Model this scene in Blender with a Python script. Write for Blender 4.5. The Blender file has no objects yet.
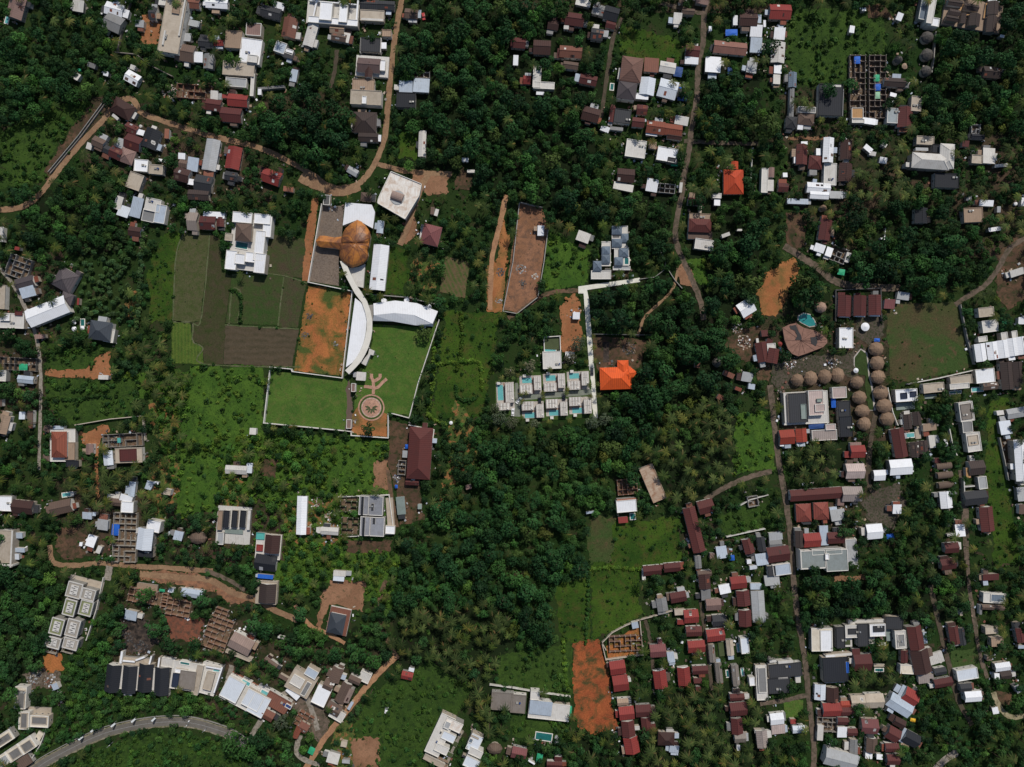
SUN_E, SKY_E, EXPO = 3.5, 0.085, 0.0
import bpy, math, random
import numpy as np
from mathutils import Vector, Matrix, noise
from mathutils.geometry import tessellate_polygon
R = random.Random(7)
# Surveyed positions. Each tile is a 256 x 192 window of the survey map; entries are in quarter map units.
# kind cx cy w h angle colour [z=height]   (+ = further volume of the thing above)
TILES = {
(415,705,12.375): '''
F 310 370 190 520 25 offwhite z=4.6
+F 475 250 220 120 25 whitestained z=5.8
+F 400 250 70 90 25 lightgrey z=6.2
+F 415 395 170 100 25 lightwhite z=5.3
+F 330 545 170 100 25 offwhite z=5.6
+F 505 335 150 26 25 darkgrey z=3.0
+F 470 470 120 60 25 mossy z=1.2
+F 410 605 120 50 25 mossy z=1.2
+F 320 340 24 26 25 darkgrey z=6
+F 270 455 22 30 25 bluedark z=6
+F 365 238 20 26 25 bluedark z=6
R 270 690 280 60 25 tan
F 735 470 150 210 25 lightwhite z=5
+F 690 440 50 60 25 bluegrey z=5.5
+F 750 590 170 90 25 offwhite z=5.4
+F 700 720 190 130 25 lightwhite z=5.2
+F 640 650 120 30 25 darkgrey z=3
+F 740 400 110 24 25 beige z=5.6
''',
(910,0,10.23): '''
F 640 150 600 300 9 tan z=1.4
+G 460 30 150 62 8 darkbrown z=3.6
+G 625 75 150 70 10 darkbrown z=3.7
+G 455 128 108 62 10 darkbrown z=3.5
+G 430 190 130 56 10 darkbrown z=3.6
+G 545 190 110 52 98 darkbrown z=3.4
+G 660 205 130 110 98 darkbrown z=3.8
+G 850 85 140 105 94 darkbrown z=3.8
+G 835 250 170 105 96 darkbrown z=3.7
+F 515 95 26 120 28 orangetan z=2.6
+F 600 150 130 14 -8 orangetan z=2.8
+F 835 172 110 12 -5 orangetan z=2.9
+F 770 110 22 160 10 orangetan z=2.2
S 855 8 120 26 5 white
S 940 372 44 26 10 white
''',
(0,0): '''
G 65 32 88 66 105 mauve
P 28 78 18 36 15 teal
S 315 25 45 45 10 offwhite
G 458 38 75 50 15 white
G 455 92 72 66 25 grey
S 560 95 35 28 8 lightgrey
G 612 55 28 52 5 darkgrey
S 655 10 38 26 5 offwhite
F 690 105 214 84 100 beige z=6.5
+F 707 25 60 30 100 tan z=7.0
+F 655 150 60 8 100 offwhite z=7.4
+F 728 70 150 8 100 offwhite z=7.3
G 742 212 76 68 10 brown
S 795 230 35 40 4 white
G 835 245 60 38 95 grey
S 745 150 40 34 4 lightgrey
S 778 95 44 26 12 lightgrey
G 775 15 50 40 5 rust
G 868 14 88 40 4 white
G 825 170 60 35 5 darkgrey
G 875 172 40 25 0 red
F 935 158 66 70 4 tan
F 1003 205 84 100 8 white
+F 1015 118 60 50 4 mauve z=4.6
+F 1010 235 40 30 8 offwhite z=5
F 955 275 126 56 4 beige
+F 945 330 84 36 5 lightgrey z=2.8
+F 1010 340 14 90 4 offwhite z=3.0
G 952 402 80 50 5 red
S 900 385 22 16 0 red
G 855 420 62 46 8 darkred
G 925 460 84 58 5 darkred
R 775 365 138 54 5 redbrick
S 858 385 30 42 4 offwhite
G 530 312 60 46 30 white
S 532 270 22 18 20 offwhite
S 425 295 20 18 15 white
S 367 262 34 18 20 grey
K 318 280 12 12 0 green
S 305 305 30 28 30 offwhite
H 490 435 92 62 30 maroondark
+S 462 468 30 12 40 offwhite z=2.4
G 395 570 50 40 25 brown
S 413 547 36 22 25 lightgrey
S 358 585 22 26 20 offwhite
G 432 600 38 32 25 darkgrey
S 487 575 40 34 105 lightgrey
G 533 570 66 58 20 darkred
G 465 613 52 46 25 darkred
H 508 625 60 58 20 mauve
G 527 515 52 38 25 maroon
S 563 530 30 22 15 white
K 563 505 12 12 0 offwhite
G 605 555 80 62 110 black
S 668 535 18 38 5 terracotta
F 565 662 55 48 5 white
F 625 678 55 38 5 beige
F 540 725 58 66 20 beige
X 648 642 18 9 10 lightblue
S 728 625 28 24 5 white
G 733 655 34 30 10 brown
S 773 658 44 54 10 lightblue
G 730 700 60 54 15 maroondark
S 765 728 24 24 10 white
G 815 735 70 66 10 darkgrey
G 845 620 126 56 100 lightgrey
S 835 698 40 30 10 terracotta
G 935 632 90 58 100 red
G 925 705 50 36 10 darkgrey
''',
(1,0): '''
G 60 50 80 46 15 darkgrey
S 92 25 44 28 15 white
G 135 112 80 56 100 rust
F 98 190 44 44 20 lightblue
+F 128 205 44 20 20 white z=3
S 130 222 42 24 15 darkgrey
S 152 303 28 48 12 lightblue
F 308 56 206 90 5 offwhite z=2.4
+F 280 45 50 72 5 white z=6.5
+F 350 50 34 80 5 white z=6.2
+F 308 85 200 26 5 white z=5.0
+F 235 40 8 90 12 white z=4
+F 404 50 8 100 5 white z=4
+F 308 10 190 6 5 white z=4
G 220 137 100 42 106 offwhite
G 325 118 58 32 5 tan
G 332 150 60 30 10 brown
S 362 152 26 40 12 offwhite
G 455 20 72 40 3 darkgrey
G 522 22 68 36 3 darkgrey
F 465 63 96 44 3 beige
+F 465 78 90 10 3 offwhite z=3.9
F 523 133 38 28 2 tan
F 458 180 80 56 3 darkgrey
+F 418 180 5 60 3 offwhite z=3.8
+F 498 180 5 60 3 offwhite z=3.8
S 512 183 20 26 0 white
F 465 265 132 84 4 offwhite z=2.2
+G 452 262 92 58 4 mauvedark z=4.4
+F 507 262 22 42 4 white z=4.0
+G 452 280 60 30 94 maroondark z=4.8
F 430 340 88 46 2 tan
+F 440 390 124 58 3 beige z=5.0
+F 433 400 18 30 3 white z=6.5
H 435 490 96 84 2 darkbrown
S 385 508 10 32 0 offwhite
S 488 490 20 30 0 grey
S 493 553 15 26 5 white
G 450 550 80 36 2 darkbrown
S 662 343 64 58 3 lightblue
S 600 347 54 44 2 lightblue
F 600 400 76 60 2 black
G 665 575 104 30 92 offwhite
S 837 640 26 15 3 white
S 860 685 30 12 2 offwhite
G 387 685 44 28 30 lightgrey
F 60 350 108 12 -5 grey z=2.4
S 15 368 14 24 0 white
G 62 708 76 56 20 red
S 130 757 40 20 8 terracotta
X 670 65 12 8 80 red
G 622 55 54 40 4 brown
R 658 298 72 22 2 grey
''',
(2,0): '''
S 285 10 60 34 12 offwhite
G 250 78 76 52 8 darkred
S 217 110 20 14 5 offwhite
G 347 40 50 42 15 grey
G 397 55 60 56 15 black
G 340 138 50 48 8 darkgrey
G 395 100 40 30 15 darkred
G 165 100 44 40 10 maroondark
G 25 172 60 42 5 darkred
G 120 190 70 58 3 maroondark
G 235 208 90 48 4 rust
S 195 215 28 38 4 darkred
G 235 262 60 30 8 brown
S 15 242 20 40 3 white
F 100 308 32 84 3 offwhite
+F 128 342 84 28 3 offwhite z=3.5
S 113 374 32 12 3 white
G 60 320 30 34 3 red
G 305 320 70 40 12 darkred
G 315 458 70 56 15 maroondark
P 400 347 18 30 6 tealdark
H 478 278 100 86 98 brownred z=6
+S 430 295 12 44 8 offwhite z=4
H 460 362 76 72 8 purplegrey z=5.6
S 557 262 58 60 5 rust
G 622 270 64 44 10 offwhite
T 665 287 34 40 10 bluedark
G 541 346 70 60 98 lightwhite
S 520 386 50 26 5 white
G 623 357 76 74 15 lightwhite
T 682 392 40 24 8 bluedark
T 672 355 12 12 0 blue
K 690 345 13 13 0 white
G 400 458 64 22 98 darkred
F 442 465 66 56 8 darkgrey
S 467 470 12 60 8 offwhite
G 520 440 42 40 6 darkred
G 505 490 50 38 6 maroon
G 574 510 74 52 8 rustred
S 558 537 46 13 8 white
G 645 520 70 46 8 rustred
S 678 483 54 34 10 offwhite
G 650 545 60 26 8 maroondark
S 372 516 36 22 22 white
S 418 515 52 14 6 grey
F 495 595 80 70 8 offwhite
P 517 572 42 13 8 teal
S 562 582 30 30 8 tan
F 620 618 80 56 10 white
+F 642 642 40 22 10 darkgrey z=3.7
T 650 658 28 14 4 green
G 455 702 70 54 5 maroondark
S 445 748 80 30 12 offwhite
S 560 742 46 50 10 white
R 612 752 80 36 5 grey
S 675 750 12 40 5 offwhite
S 662 75 34 44 5 offwhite
G 705 46 50 24 5 brown
S 680 8 26 14 5 brown
S 760 8 50 18 10 mauve
G 722 205 56 46 5 maroon
S 718 242 54 30 3 white
S 893 82 18 38 0 white
G 945 78 72 52 2 maroondark
S 1010 95 10 28 0 white
G 872 192 132 50 6 rustpink
T 878 130 48 26 0 blue
S 793 115 12 20 0 white
S 976 125 48 46 3 white
S 975 182 46 58 3 lightblue
S 803 260 62 66 4 white
T 873 285 20 34 0 bluedark
S 958 270 40 48 10 lightgrey
F 1010 722 26 98 2 offwhite
''',
(3,0): '''
G 48 48 86 60 2 red
S 45 136 44 46 4 white
G 40 210 84 54 94 offwhite
S 38 278 30 36 4 white
S 34 318 28 40 4 offwhite
G 95 410 116 18 92 grey
G 98 320 60 32 92 bluegrey
S 383 38 16 14 0 white
S 335 118 20 30 10 white
R 360 345 62 250 0 brownconc
R 440 345 66 250 0 brownconc
T 357 240 24 30 0 blue
T 435 312 22 28 0 green
T 438 347 26 30 0 blue
T 437 381 22 28 0 greenpale
F 357 453 46 42 0 orangetan
+F 360 484 50 16 0 offwhite z=3.2
S 400 485 58 26 8 white
F 497 463 42 60 3 greyglass
G 547 470 82 60 92 darkred
F 592 415 40 60 4 beige
S 500 380 26 16 15 white
F 250 400 96 126 2 black
+F 275 343 36 12 2 offwhite z=3.8
+F 300 410 5 110 2 grey z=3.9
F 155 440 70 24 3 grey
H 152 478 64 46 5 brown
H 93 490 46 48 5 darkgrey
S 128 508 22 22 5 white
S 525 68 24 30 20 white
F 625 35 34 90 10 bluegrey z=4
+F 652 45 26 100 10 offwhite z=6
+F 662 88 44 34 10 white z=5
D 637 150 56 56 0 thatchgrey
D 636 220 56 56 0 thatchgrey
D 632 285 48 48 0 thatchgrey
D 520 240 38 38 0 thatchgrey
K 543 268 24 24 0 tan
G 505 330 88 36 3 darkbrown
H 650 645 150 62 4 offwhite z=6
+H 716 625 58 100 3 offwhite z=5.9
+F 678 595 44 34 4 black z=4
F 628 562 70 34 3 beige
S 615 597 50 13 2 lightgrey
F 715 722 96 58 2 black
R 833 515 34 36 3 lightgrey
G 840 545 54 20 3 black
S 882 624 48 64 4 offwhite
F 835 637 42 34 4 beige
S 933 662 54 12 -5 offwhite
S 790 575 26 24 5 darkred
G 241 600 100 42 93 white z=5
F 248 697 50 88 2 offwhite
G 135 618 82 44 92 maroon
S 145 572 26 12 0 white
H 190 650 54 54 5 maroon
S 202 608 20 28 2 white
S 180 690 30 22 2 grey
S 107 638 8 30 0 white
G 312 600 78 46 92 maroondark
G 309 690 74 52 94 maroondark
G 202 752 94 42 4 white
G 12 690 40 26 92 mauve
S 10 742 24 46 2 offwhite
G 60 750 40 36 3 darkred
S 68 700 18 18 0 white
S 400 595 36 22 40 white
S 418 615 26 16 10 offwhite
S 460 642 30 24 10 white
S 465 580 20 14 30 offwhite
G 895 290 70 46 5 darkbrown
''',
(0,1): '''
S 475 44 30 54 18 offwhite
S 497 78 46 44 18 lightwhite
S 548 62 44 80 15 lightblue
F 612 52 62 52 12 offwhite
+F 595 95 50 48 12 grey z=3.0
+F 642 88 44 74 10 lightblue z=3.7
G 540 158 50 38 8 maroondark
G 832 124 64 54 2 darkred
G 882 120 38 30 92 maroon
S 857 92 86 26 3 white
G 772 118 40 72 4 rustgrey
G 795 12 84 40 3 darkbrown
F 985 212 126 202 7 offwhite z=2.6
+F 970 102 78 42 5 white z=5.2
+F 1050 108 66 40 5 white z=5.4
+F 1070 135 34 90 5 white z=5.0
+F 1038 215 40 120 6 white z=5.3
+F 925 272 44 76 6 white z=5.0
+F 960 268 40 40 6 white z=5.5
+F 1012 262 60 40 6 white z=5.1
+F 1040 285 44 78 6 white z=5.6
+F 915 180 28 30 6 beige z=4
+H 974 162 64 70 4 brown z=6.6
P 968 214 52 30 10 tealdark z=2.8
S 8 170 14 60 3 offwhite
S 70 226 20 14 10 red
R 72 300 90 84 20 greyslab
G 100 363 76 46 -15 purplegrey
S 113 400 58 42 -15 lightblue
H 262 352 84 84 30 purplegrey
+H 268 426 48 46 20 purplegrey
G 190 478 168 72 -22 white z=5
+G 190 478 150 30 -22 lightgrey z=5.6
K 300 522 20 20 0 white
K 302 548 20 20 0 white
K 334 545 18 18 0 white
P 330 522 20 32 0 tealdark
H 402 555 88 76 8 bluegreydark z=4.5
+F 438 574 40 54 10 offwhite z=3.3
S 415 741 40 18 2 offwhite
R 68 688 148 50 3 darkconc
T 93 700 36 26 2 green
G 103 750 64 30 6 lightblue
F 12 735 26 44 3 offwhite
S 313 438 8 28 5 red
F 45 515 104 60 2 offwhite
+F 20 500 40 30 2 white z=4.6
+F 75 485 30 18 2 darkred z=4
F 8 420 26 96 2 beige
S 160 578 40 18 -5 mauve
''',
(1,1): '''
G 497 140 50 26 96 lightblue
H 700 172 74 80 14 mauvered z=5
+S 660 170 8 40 10 offwhite z=2.4
S 706 75 15 30 5 brown
S 722 82 14 28 15 offwhite
H 440 20 42 36 5 brown
F 283 32 26 40 5 greydark
G 493 302 182 62 96 white z=5
S 421 737 38 34 4 offwhite
S 392 185 4 4 0 white
''',
(2,1): '''
S 115 155 26 40 2 white
S 285 180 52 42 20 offwhite
S 257 495 28 28 2 white
K 216 425 12 12 0 orange
F 231 652 36 26 3 white
F 160 672 74 70 -2 offwhite
F 160 605 68 50 3 mossy z=0.5
P 152 634 52 14 3 teal
G 735 38 64 30 3 darkred
F 752 99 86 26 2 tan
+H 752 134 90 54 2 maroon z=4.4
+F 752 174 96 30 2 brown z=2.8
F 768 210 74 42 8 offwhite
S 753 66 12 36 3 beige
F 820 15 34 20 3 offwhite
S 820 42 24 26 3 white
S 855 172 34 14 -20 offwhite
S 910 152 20 8 0 offwhite
G 937 463 62 60 -32 white
G 1000 640 80 46 80 maroon
+S 985 620 10 70 -8 offwhite
S 1010 565 26 26 -5 darkred
S 940 740 44 38 10 lightgrey
D 820 682 40 40 0 thatchgrey
S 867 730 44 20 25 rust
S 742 690 20 26 5 rust
''',
(3,1): '''
G 205 12 76 32 3 white
S 118 38 84 22 2 lightblue
S 272 12 54 30 2 lightgrey
G 228 152 84 46 98 darkred
S 205 225 42 32 18 white
S 243 240 26 38 20 white
R 285 250 60 60 22 greyslab
S 318 262 18 40 15 offwhite
T 293 320 28 24 10 green
D 220 65 30 30 0 thatch
F 468 168 6 50 8 white z=2
F 456 186 14 8 0 white z=2
G 612 95 62 50 92 black
F 820 92 76 58 -3 tan
S 872 45 56 24 3 white
S 803 26 18 20 10 offwhite
S 922 70 14 24 0 lightgrey
S 905 149 48 16 -8 white
K 990 47 14 14 0 white
S 1018 40 12 34 0 white
S 993 322 54 28 -18 offwhite
G 305 456 86 52 92 darkred
+S 305 498 40 8 2 white z=2.6
G 367 455 82 50 91 darkred
+S 367 496 40 8 2 white z=2.6
G 427 452 82 50 90 darkred
+S 427 494 40 8 2 white z=2.6
S 485 448 42 38 3 mauvered
S 540 416 48 30 8 lightgrey
F 312 583 56 82 0 white z=4.5
D 212 462 46 46 0 thatchpale
D 433 628 64 62 0 thatch
D 438 685 64 62 0 thatch
D 442 740 64 62 0 thatch
D 452 803 64 62 0 thatch
D 465 856 64 62 0 thatch
D 477 908 68 62 0 thatch
D 358 762 58 56 0 thatch
D 367 822 58 58 0 thatch
D 378 876 60 58 0 thatch
D 385 928 58 58 0 thatch
D 280 732 56 62 0 thatch
D 228 738 56 62 0 thatch
D 172 745 56 62 0 thatch
D 118 752 54 56 0 thatch
K 385 540 34 34 0 white
T 436 592 22 14 0 blue
F 15 640 34 70 -5 offwhite
+G 20 655 60 44 100 maroon z=4.4
+S 5 600 24 26 15 darkred z=3
T 48 635 10 26 -8 bluedark
K 45 608 18 18 0 red
K 348 714 20 20 0 white
F 872 480 62 38 -6 beige
F 888 536 64 48 -8 offwhite
G 850 642 72 44 82 white z=4.5
G 897 635 72 44 82 white z=4.5
G 940 628 72 44 82 white z=4.5
G 978 620 72 40 82 white z=4.5
G 1016 614 72 40 82 white z=4.5
F 858 588 36 22 -8 offwhite
F 945 578 26 34 -8 offwhite
F 985 570 22 30 -8 offwhite
F 868 735 76 56 -6 white
F 772 752 88 36 -8 beige
G 955 735 110 48 85 darkbrown
G 1000 728 100 40 85 darkbrown
S 1012 515 24 28 0 white
T 945 522 16 10 0 green
''',
(0,2): '''
G 14 160 76 44 105 tan
S 90 126 24 30 0 lightwhite
S 122 132 22 56 2 brown
S 2 75 14 30 0 brown
F 252 245 100 130 0 offwhite z=2.6
+H 237 242 62 104 0 rustred z=5
+F 280 268 40 70 0 tan z=3.2
+F 290 318 50 26 0 black z=3
S 235 174 42 14 0 lightblue
H 187 178 26 26 20 brown
H 185 295 28 26 5 brown
G 359 260 42 30 92 mauve
G 433 296 58 38 85 lightwhite
F 516 285 108 60 -2 beige z=3
+F 513 284 68 48 -2 darkred z=3.6
R 488 225 158 50 -3 greyrubble
S 477 225 13 20 0 teal
G 528 420 60 26 97 lightblue
+S 505 462 50 36 20 white z=3.8
+F 510 492 50 44 3 white z=4.4
S 455 452 48 22 5 offwhite
G 460 472 60 30 5 brown
S 598 405 26 34 18 lightblue
S 625 395 20 10 10 white
F 670 432 28 22 10 beige
P 270 442 48 20 -8 teal
S 290 438 14 14 0 offwhite
G 245 492 88 54 -12 brown
F 22 478 52 60 2 white
G 92 492 84 54 6 maroondark
S 350 526 38 28 5 lightblue
S 378 520 14 14 5 lightblue
S 413 562 42 44 8 lightgrey
S 367 627 36 46 18 white
S 397 662 18 30 22 offwhite
S 325 640 12 15 5 white
R 497 615 92 196 2 concrete
T 462 583 32 46 5 blue
G 580 620 88 62 97 lightwhite z=6
+F 615 568 54 46 12 white z=5
F 582 672 60 40 5 black
S 715 606 36 36 12 lightblue
D 793 616 78 52 0 thatchdark
F 935 565 138 152 4 offwhite z=0.6
+F 905 540 22 68 5 black z=3
+F 938 540 22 68 5 black z=3
+F 971 540 22 68 5 black z=3
+F 880 545 18 76 4 tan z=3
+F 935 590 74 20 4 greygreen z=1.2
+F 995 545 12 80 4 offwhite z=2.6
+F 882 618 26 48 4 lightgrey z=2.6
G 945 343 86 34 3 offwhite z=4
S 998 336 24 40 4 lightwhite
S 1012 189 26 26 3 offwhite
F 20 650 58 130 3 beige z=5
+F 45 660 8 150 3 offwhite z=5.6
+F 20 725 60 8 3 offwhite z=5.6
S 72 605 38 24 2 lightblue
S 78 664 44 18 2 lightblue
S 66 690 24 24 2 lightwhite
''',
(1,2): '''
H 655 277 208 94 94 maroon z=5.5
G 625 392 54 26 3 maroon
T 603 250 14 18 0 blue
S 596 280 20 28 4 lightgrey
R 583 335 28 56 4 greyrubble
T 561 410 12 14 0 blue
S 580 486 34 72 -5 greygreen
S 655 490 16 20 0 greygreen
G 183 525 154 40 92 white z=4
G 295 588 70 30 4 offwhite
F 390 14 16 34 2 mauve
F 372 160 20 36 2 mauve
F 460 487 96 76 3 greyvilla z=5
+F 425 487 12 76 3 black z=5.6
+F 450 487 4 76 3 offwhite z=5.8
+F 466 492 12 30 3 darkgrey z=5.4
F 465 570 96 76 3 greyvilla z=5
+F 430 570 12 76 3 black z=5.6
+F 455 570 4 76 3 offwhite z=5.8
+F 472 548 12 26 3 darkgrey z=5.4
F 537 520 30 130 -4 beige z=1.2
+F 537 583 38 32 3 white z=3
R 370 480 66 64 3 mossy
R 375 570 66 68 3 mossy
K 780 155 14 14 0 white
S 850 412 22 18 -10 mauve
S 335 757 50 22 4 offwhite
F 50 650 100 100 5 offwhite z=2.4
+G 65 640 74 60 95 maroondark z=5
+F 18 608 34 26 4 teal z=2.8
+F 15 655 26 26 4 red z=3
G 40 715 86 64 8 black
S 1000 640 4 4 0 white
''',
(2,2): '''
F 563 397 148 58 67 rustbeige z=3.2
R 462 412 78 60 -5 redbrick
F 458 488 80 48 -5 white z=5
+F 458 462 78 10 -5 terracotta z=4.4
S 444 543 38 24 -5 red
P 483 530 24 28 -5 tealdark
S 315 513 38 9 -8 lightblue
G 728 582 184 50 76 maroon z=4.2
G 775 490 62 54 -15 maroon
S 838 672 42 48 -8 lightblue
T 880 695 20 22 -5 blue
G 745 712 50 24 85 grey
S 800 688 18 24 0 mauve
G 945 648 60 40 75 maroon
G 998 640 60 30 80 darkgrey
S 998 700 48 46 -8 lightblue
S 948 710 18 18 -5 white
S 965 733 30 16 -8 lightwhite
G 560 745 72 40 -5 darkred
G 640 733 66 36 -5 darkred
S 525 752 10 30 -5 offwhite
G 770 758 56 24 -5 brown
S 905 20 26 14 20 rustred
S 835 55 30 20 30 rust
S 958 10 26 22 10 lightblue
R 965 470 40 40 -10 greyslab
''',
(3,2): '''
F 150 95 180 130 -3 offwhite z=2.4
+F 120 95 74 118 -3 darkgrey z=4.6
+F 142 110 22 60 -3 greygreen z=4.8
+F 192 75 60 100 -3 mauvepale z=5
+F 208 95 40 30 -3 mauvepale z=5.5
+F 205 65 20 14 -3 greygreen z=5.8
+F 68 95 8 120 -3 offwhite z=4.8
F 285 34 56 44 -3 mauvepale z=4
T 262 72 18 46 -3 blue
F 305 105 48 76 -3 darkgrey z=3.6
F 312 170 50 82 -3 black z=4
T 195 168 64 22 -4 bluedark
F 225 204 100 42 -3 mauvegrey z=3
+F 250 172 40 24 -3 mauvepale z=3.6
G 75 212 60 58 -4 redorange
G 133 205 54 44 86 redorange
S 55 237 16 24 0 white
F 553 45 88 50 -4 white z=4.5
+F 543 47 26 24 -4 solar z=4.7
+F 580 40 24 22 -4 solar z=4.72
F 550 88 76 30 -4 greygreen z=0.6
P 566 83 38 15 -4 teal
F 662 15 84 38 -6 beige z=4
F 650 50 50 18 -4 greygreen z=0.8
F 765 8 78 22 -5 offwhite z=4
P 750 33 50 14 -4 tealdark
P 838 22 50 20 -4 teal
G 888 8 60 30 -5 brown
G 558 150 60 32 83 darkbrown
G 595 138 56 34 83 darkbrown
P 568 205 40 22 -4 teal
G 587 262 62 34 84 darkbrown
G 622 252 54 34 84 darkbrown
S 645 172 54 30 -8 tan
S 655 230 24 50 -6 offwhite
F 600 195 26 50 -6 beige z=0.6
F 793 110 56 78 -8 offwhite z=4
+F 793 110 42 62 -8 greybrown z=4.2
F 797 172 40 44 -6 grey
F 822 232 56 76 -8 offwhite z=4
+F 820 225 42 40 -8 beige z=4.2
X 712 235 14 24 -10 white
G 358 270 58 50 -2 red
+S 350 242 44 18 -2 mauve
G 525 235 118 52 80 maroon
G 347 348 74 60 -1 mauvepale z=4
G 445 365 46 42 -3 white
G 530 332 90 62 -4 white z=4.5
G 195 440 216 46 -4 maroon
G 335 440 80 60 -1 mauvegrey z=4
S 290 472 26 28 0 mauve
H 142 515 60 72 -3 terracottared
H 212 508 60 70 -3 terracottared
S 278 523 58 44 -8 lightgrey
G 175 624 68 56 -4 red
S 222 605 34 80 -3 lightblue
G 270 615 68 46 -3 darkred
G 125 620 68 32 88 darkbrown
F 180 702 96 72 -3 flatgrey z=6
+F 275 705 86 86 -3 flatgrey z=6.1
+F 235 670 120 24 -3 flatgrey z=5.9
+F 180 738 100 6 -3 offwhite z=6.3
+F 132 700 6 76 -3 offwhite z=6.4
+F 236 690 16 24 0 white z=7
F 334 672 44 104 -4 lightgrey
G 425 590 64 60 -5 white z=4.5
X 480 495 11 30 2 darkgrey
S 515 500 34 38 0 white
T 490 610 30 22 -8 blue
Q 702 328 60 26 -6 thatchdark
Q 706 365 60 26 -6 thatchdark
Q 710 404 60 26 -6 thatchdark
S 678 305 24 20 -5 darkred
G 712 463 68 48 84 white
G 833 335 62 58 -5 darkbrown
S 800 355 18 42 -5 orangetan
F 858 395 34 50 -8 lightgrey
G 828 455 90 56 -6 darkgrey
F 806 410 46 6 -5 offwhite z=3
F 787 430 5 110 -3 offwhite z=3
G 875 540 100 54 84 maroon
S 767 585 38 48 -4 white
S 736 602 40 10 -8 offwhite
G 733 655 56 42 -4 darkred
G 720 720 60 44 -8 darkred
S 928 115 28 18 -8 offwhite
S 948 174 46 54 -8 lightwhite
G 995 115 80 40 -10 lightgrey
G 1012 305 166 50 86 white z=6
S 1012 440 34 56 -5 lightgrey
S 1015 500 24 40 0 brown
S 30 608 54 34 -8 lightgrey
G 30 640 50 30 -4 grey
G 40 680 88 62 -8 darkred
F 55 742 70 44 -8 lightblue
F 15 748 30 40 -5 darkgrey
K 480 610 6 6 0 blue
''',
(0,3): '''
F 345 36 138 46 14 beige z=0.5
V 298 60 60 62 15 concrete
V 354 78 56 46 15 concrete
V 280 130 48 66 15 greenconc
V 345 132 52 60 15 greenconc
V 228 206 52 66 15 greenconc
V 292 212 52 70 15 concrete
V 213 270 60 44 15 greyslab
V 283 275 60 44 15 greyslab
R 204 300 44 24 15 concrete
R 268 300 44 24 15 concrete
F 83 490 46 88 4 cream z=4
+F 85 498 28 76 4 greyroof z=4.2
F 97 582 42 70 2 cream z=4
+F 97 582 26 60 2 greyroof z=4.2
F 158 585 74 46 3 cream z=4
+F 158 582 60 30 3 greyroof z=4.2
F 150 545 110 34 3 beige z=0.6
P 158 545 50 12 3 tealdark
F 15 655 80 44 -33 cream z=4
+F 12 660 70 26 -33 greyroof z=4.2
F 108 680 64 52 -33 cream z=4
+F 110 684 46 34 -33 greyroof z=4.2
F 58 712 64 50 -33 cream z=4
+F 62 714 46 34 -33 greyroof z=4.2
F 10 742 62 46 -33 cream z=4
+F 14 742 44 32 -33 lightgrey z=4.2
F 95 745 60 46 -33 brown z=3
F 150 655 60 24 -60 cream z=0.8
S 222 445 24 26 -20 lightblue
S 525 160 48 40 12 lightblue
R 590 90 158 52 10 brickframe
R 700 130 118 62 10 brickframe
R 868 236 96 126 20 brickframe
R 882 155 50 36 20 brickframe
G 768 73 86 34 8 lightblue
S 685 60 22 18 10 lightwhite
F 588 52 84 36 8 tan z=0.8
P 585 56 46 16 8 tealdark
T 648 62 24 12 5 green
G 965 275 92 66 28 brownbeige z=5
+F 955 322 110 14 22 beige z=3
P 975 313 40 14 22 teal
G 452 412 110 58 97 black z=4
G 518 417 110 56 95 black z=4
G 582 410 112 57 95 black z=4
G 647 424 112 57 93 black z=4
F 550 414 244 92 5 offwhite z=3.0
F 540 350 130 40 5 beige z=2
+F 485 330 10 50 8 white z=3.4
+F 515 345 50 8 5 white z=3.4
+F 560 335 40 8 -20 white z=3.4
+F 600 345 8 44 15 white z=3.6
+F 635 350 8 40 8 white z=3.6
F 672 350 52 36 8 offwhite z=2.4
F 750 405 130 112 8 offwhite z=2.6
+F 750 420 64 72 8 greybrown z=4.6
+F 702 420 26 54 8 solar z=3.6
+F 725 385 50 16 8 white z=4
P 740 353 42 14 10 tealdark z=2.8
F 835 415 74 124 15 offwhite z=2.6
+F 790 420 26 120 12 beige z=4.2
+F 835 425 34 70 15 beige z=4.4
+F 872 420 7 110 18 white z=4.6
+F 855 372 66 7 10 white z=4.6
P 866 382 30 12 8 teal z=2.8
P 828 398 12 22 8 teal z=2.8
F 958 470 130 104 28 offwhite z=2.8
+F 930 458 74 88 28 lightwhite z=5
+F 1012 500 74 70 28 lightwhite z=5.1
P 984 430 40 20 28 teal z=3.0
P 1058 470 34 20 28 teal z=3.0
K 755 585 5 5 0 white
''',
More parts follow.
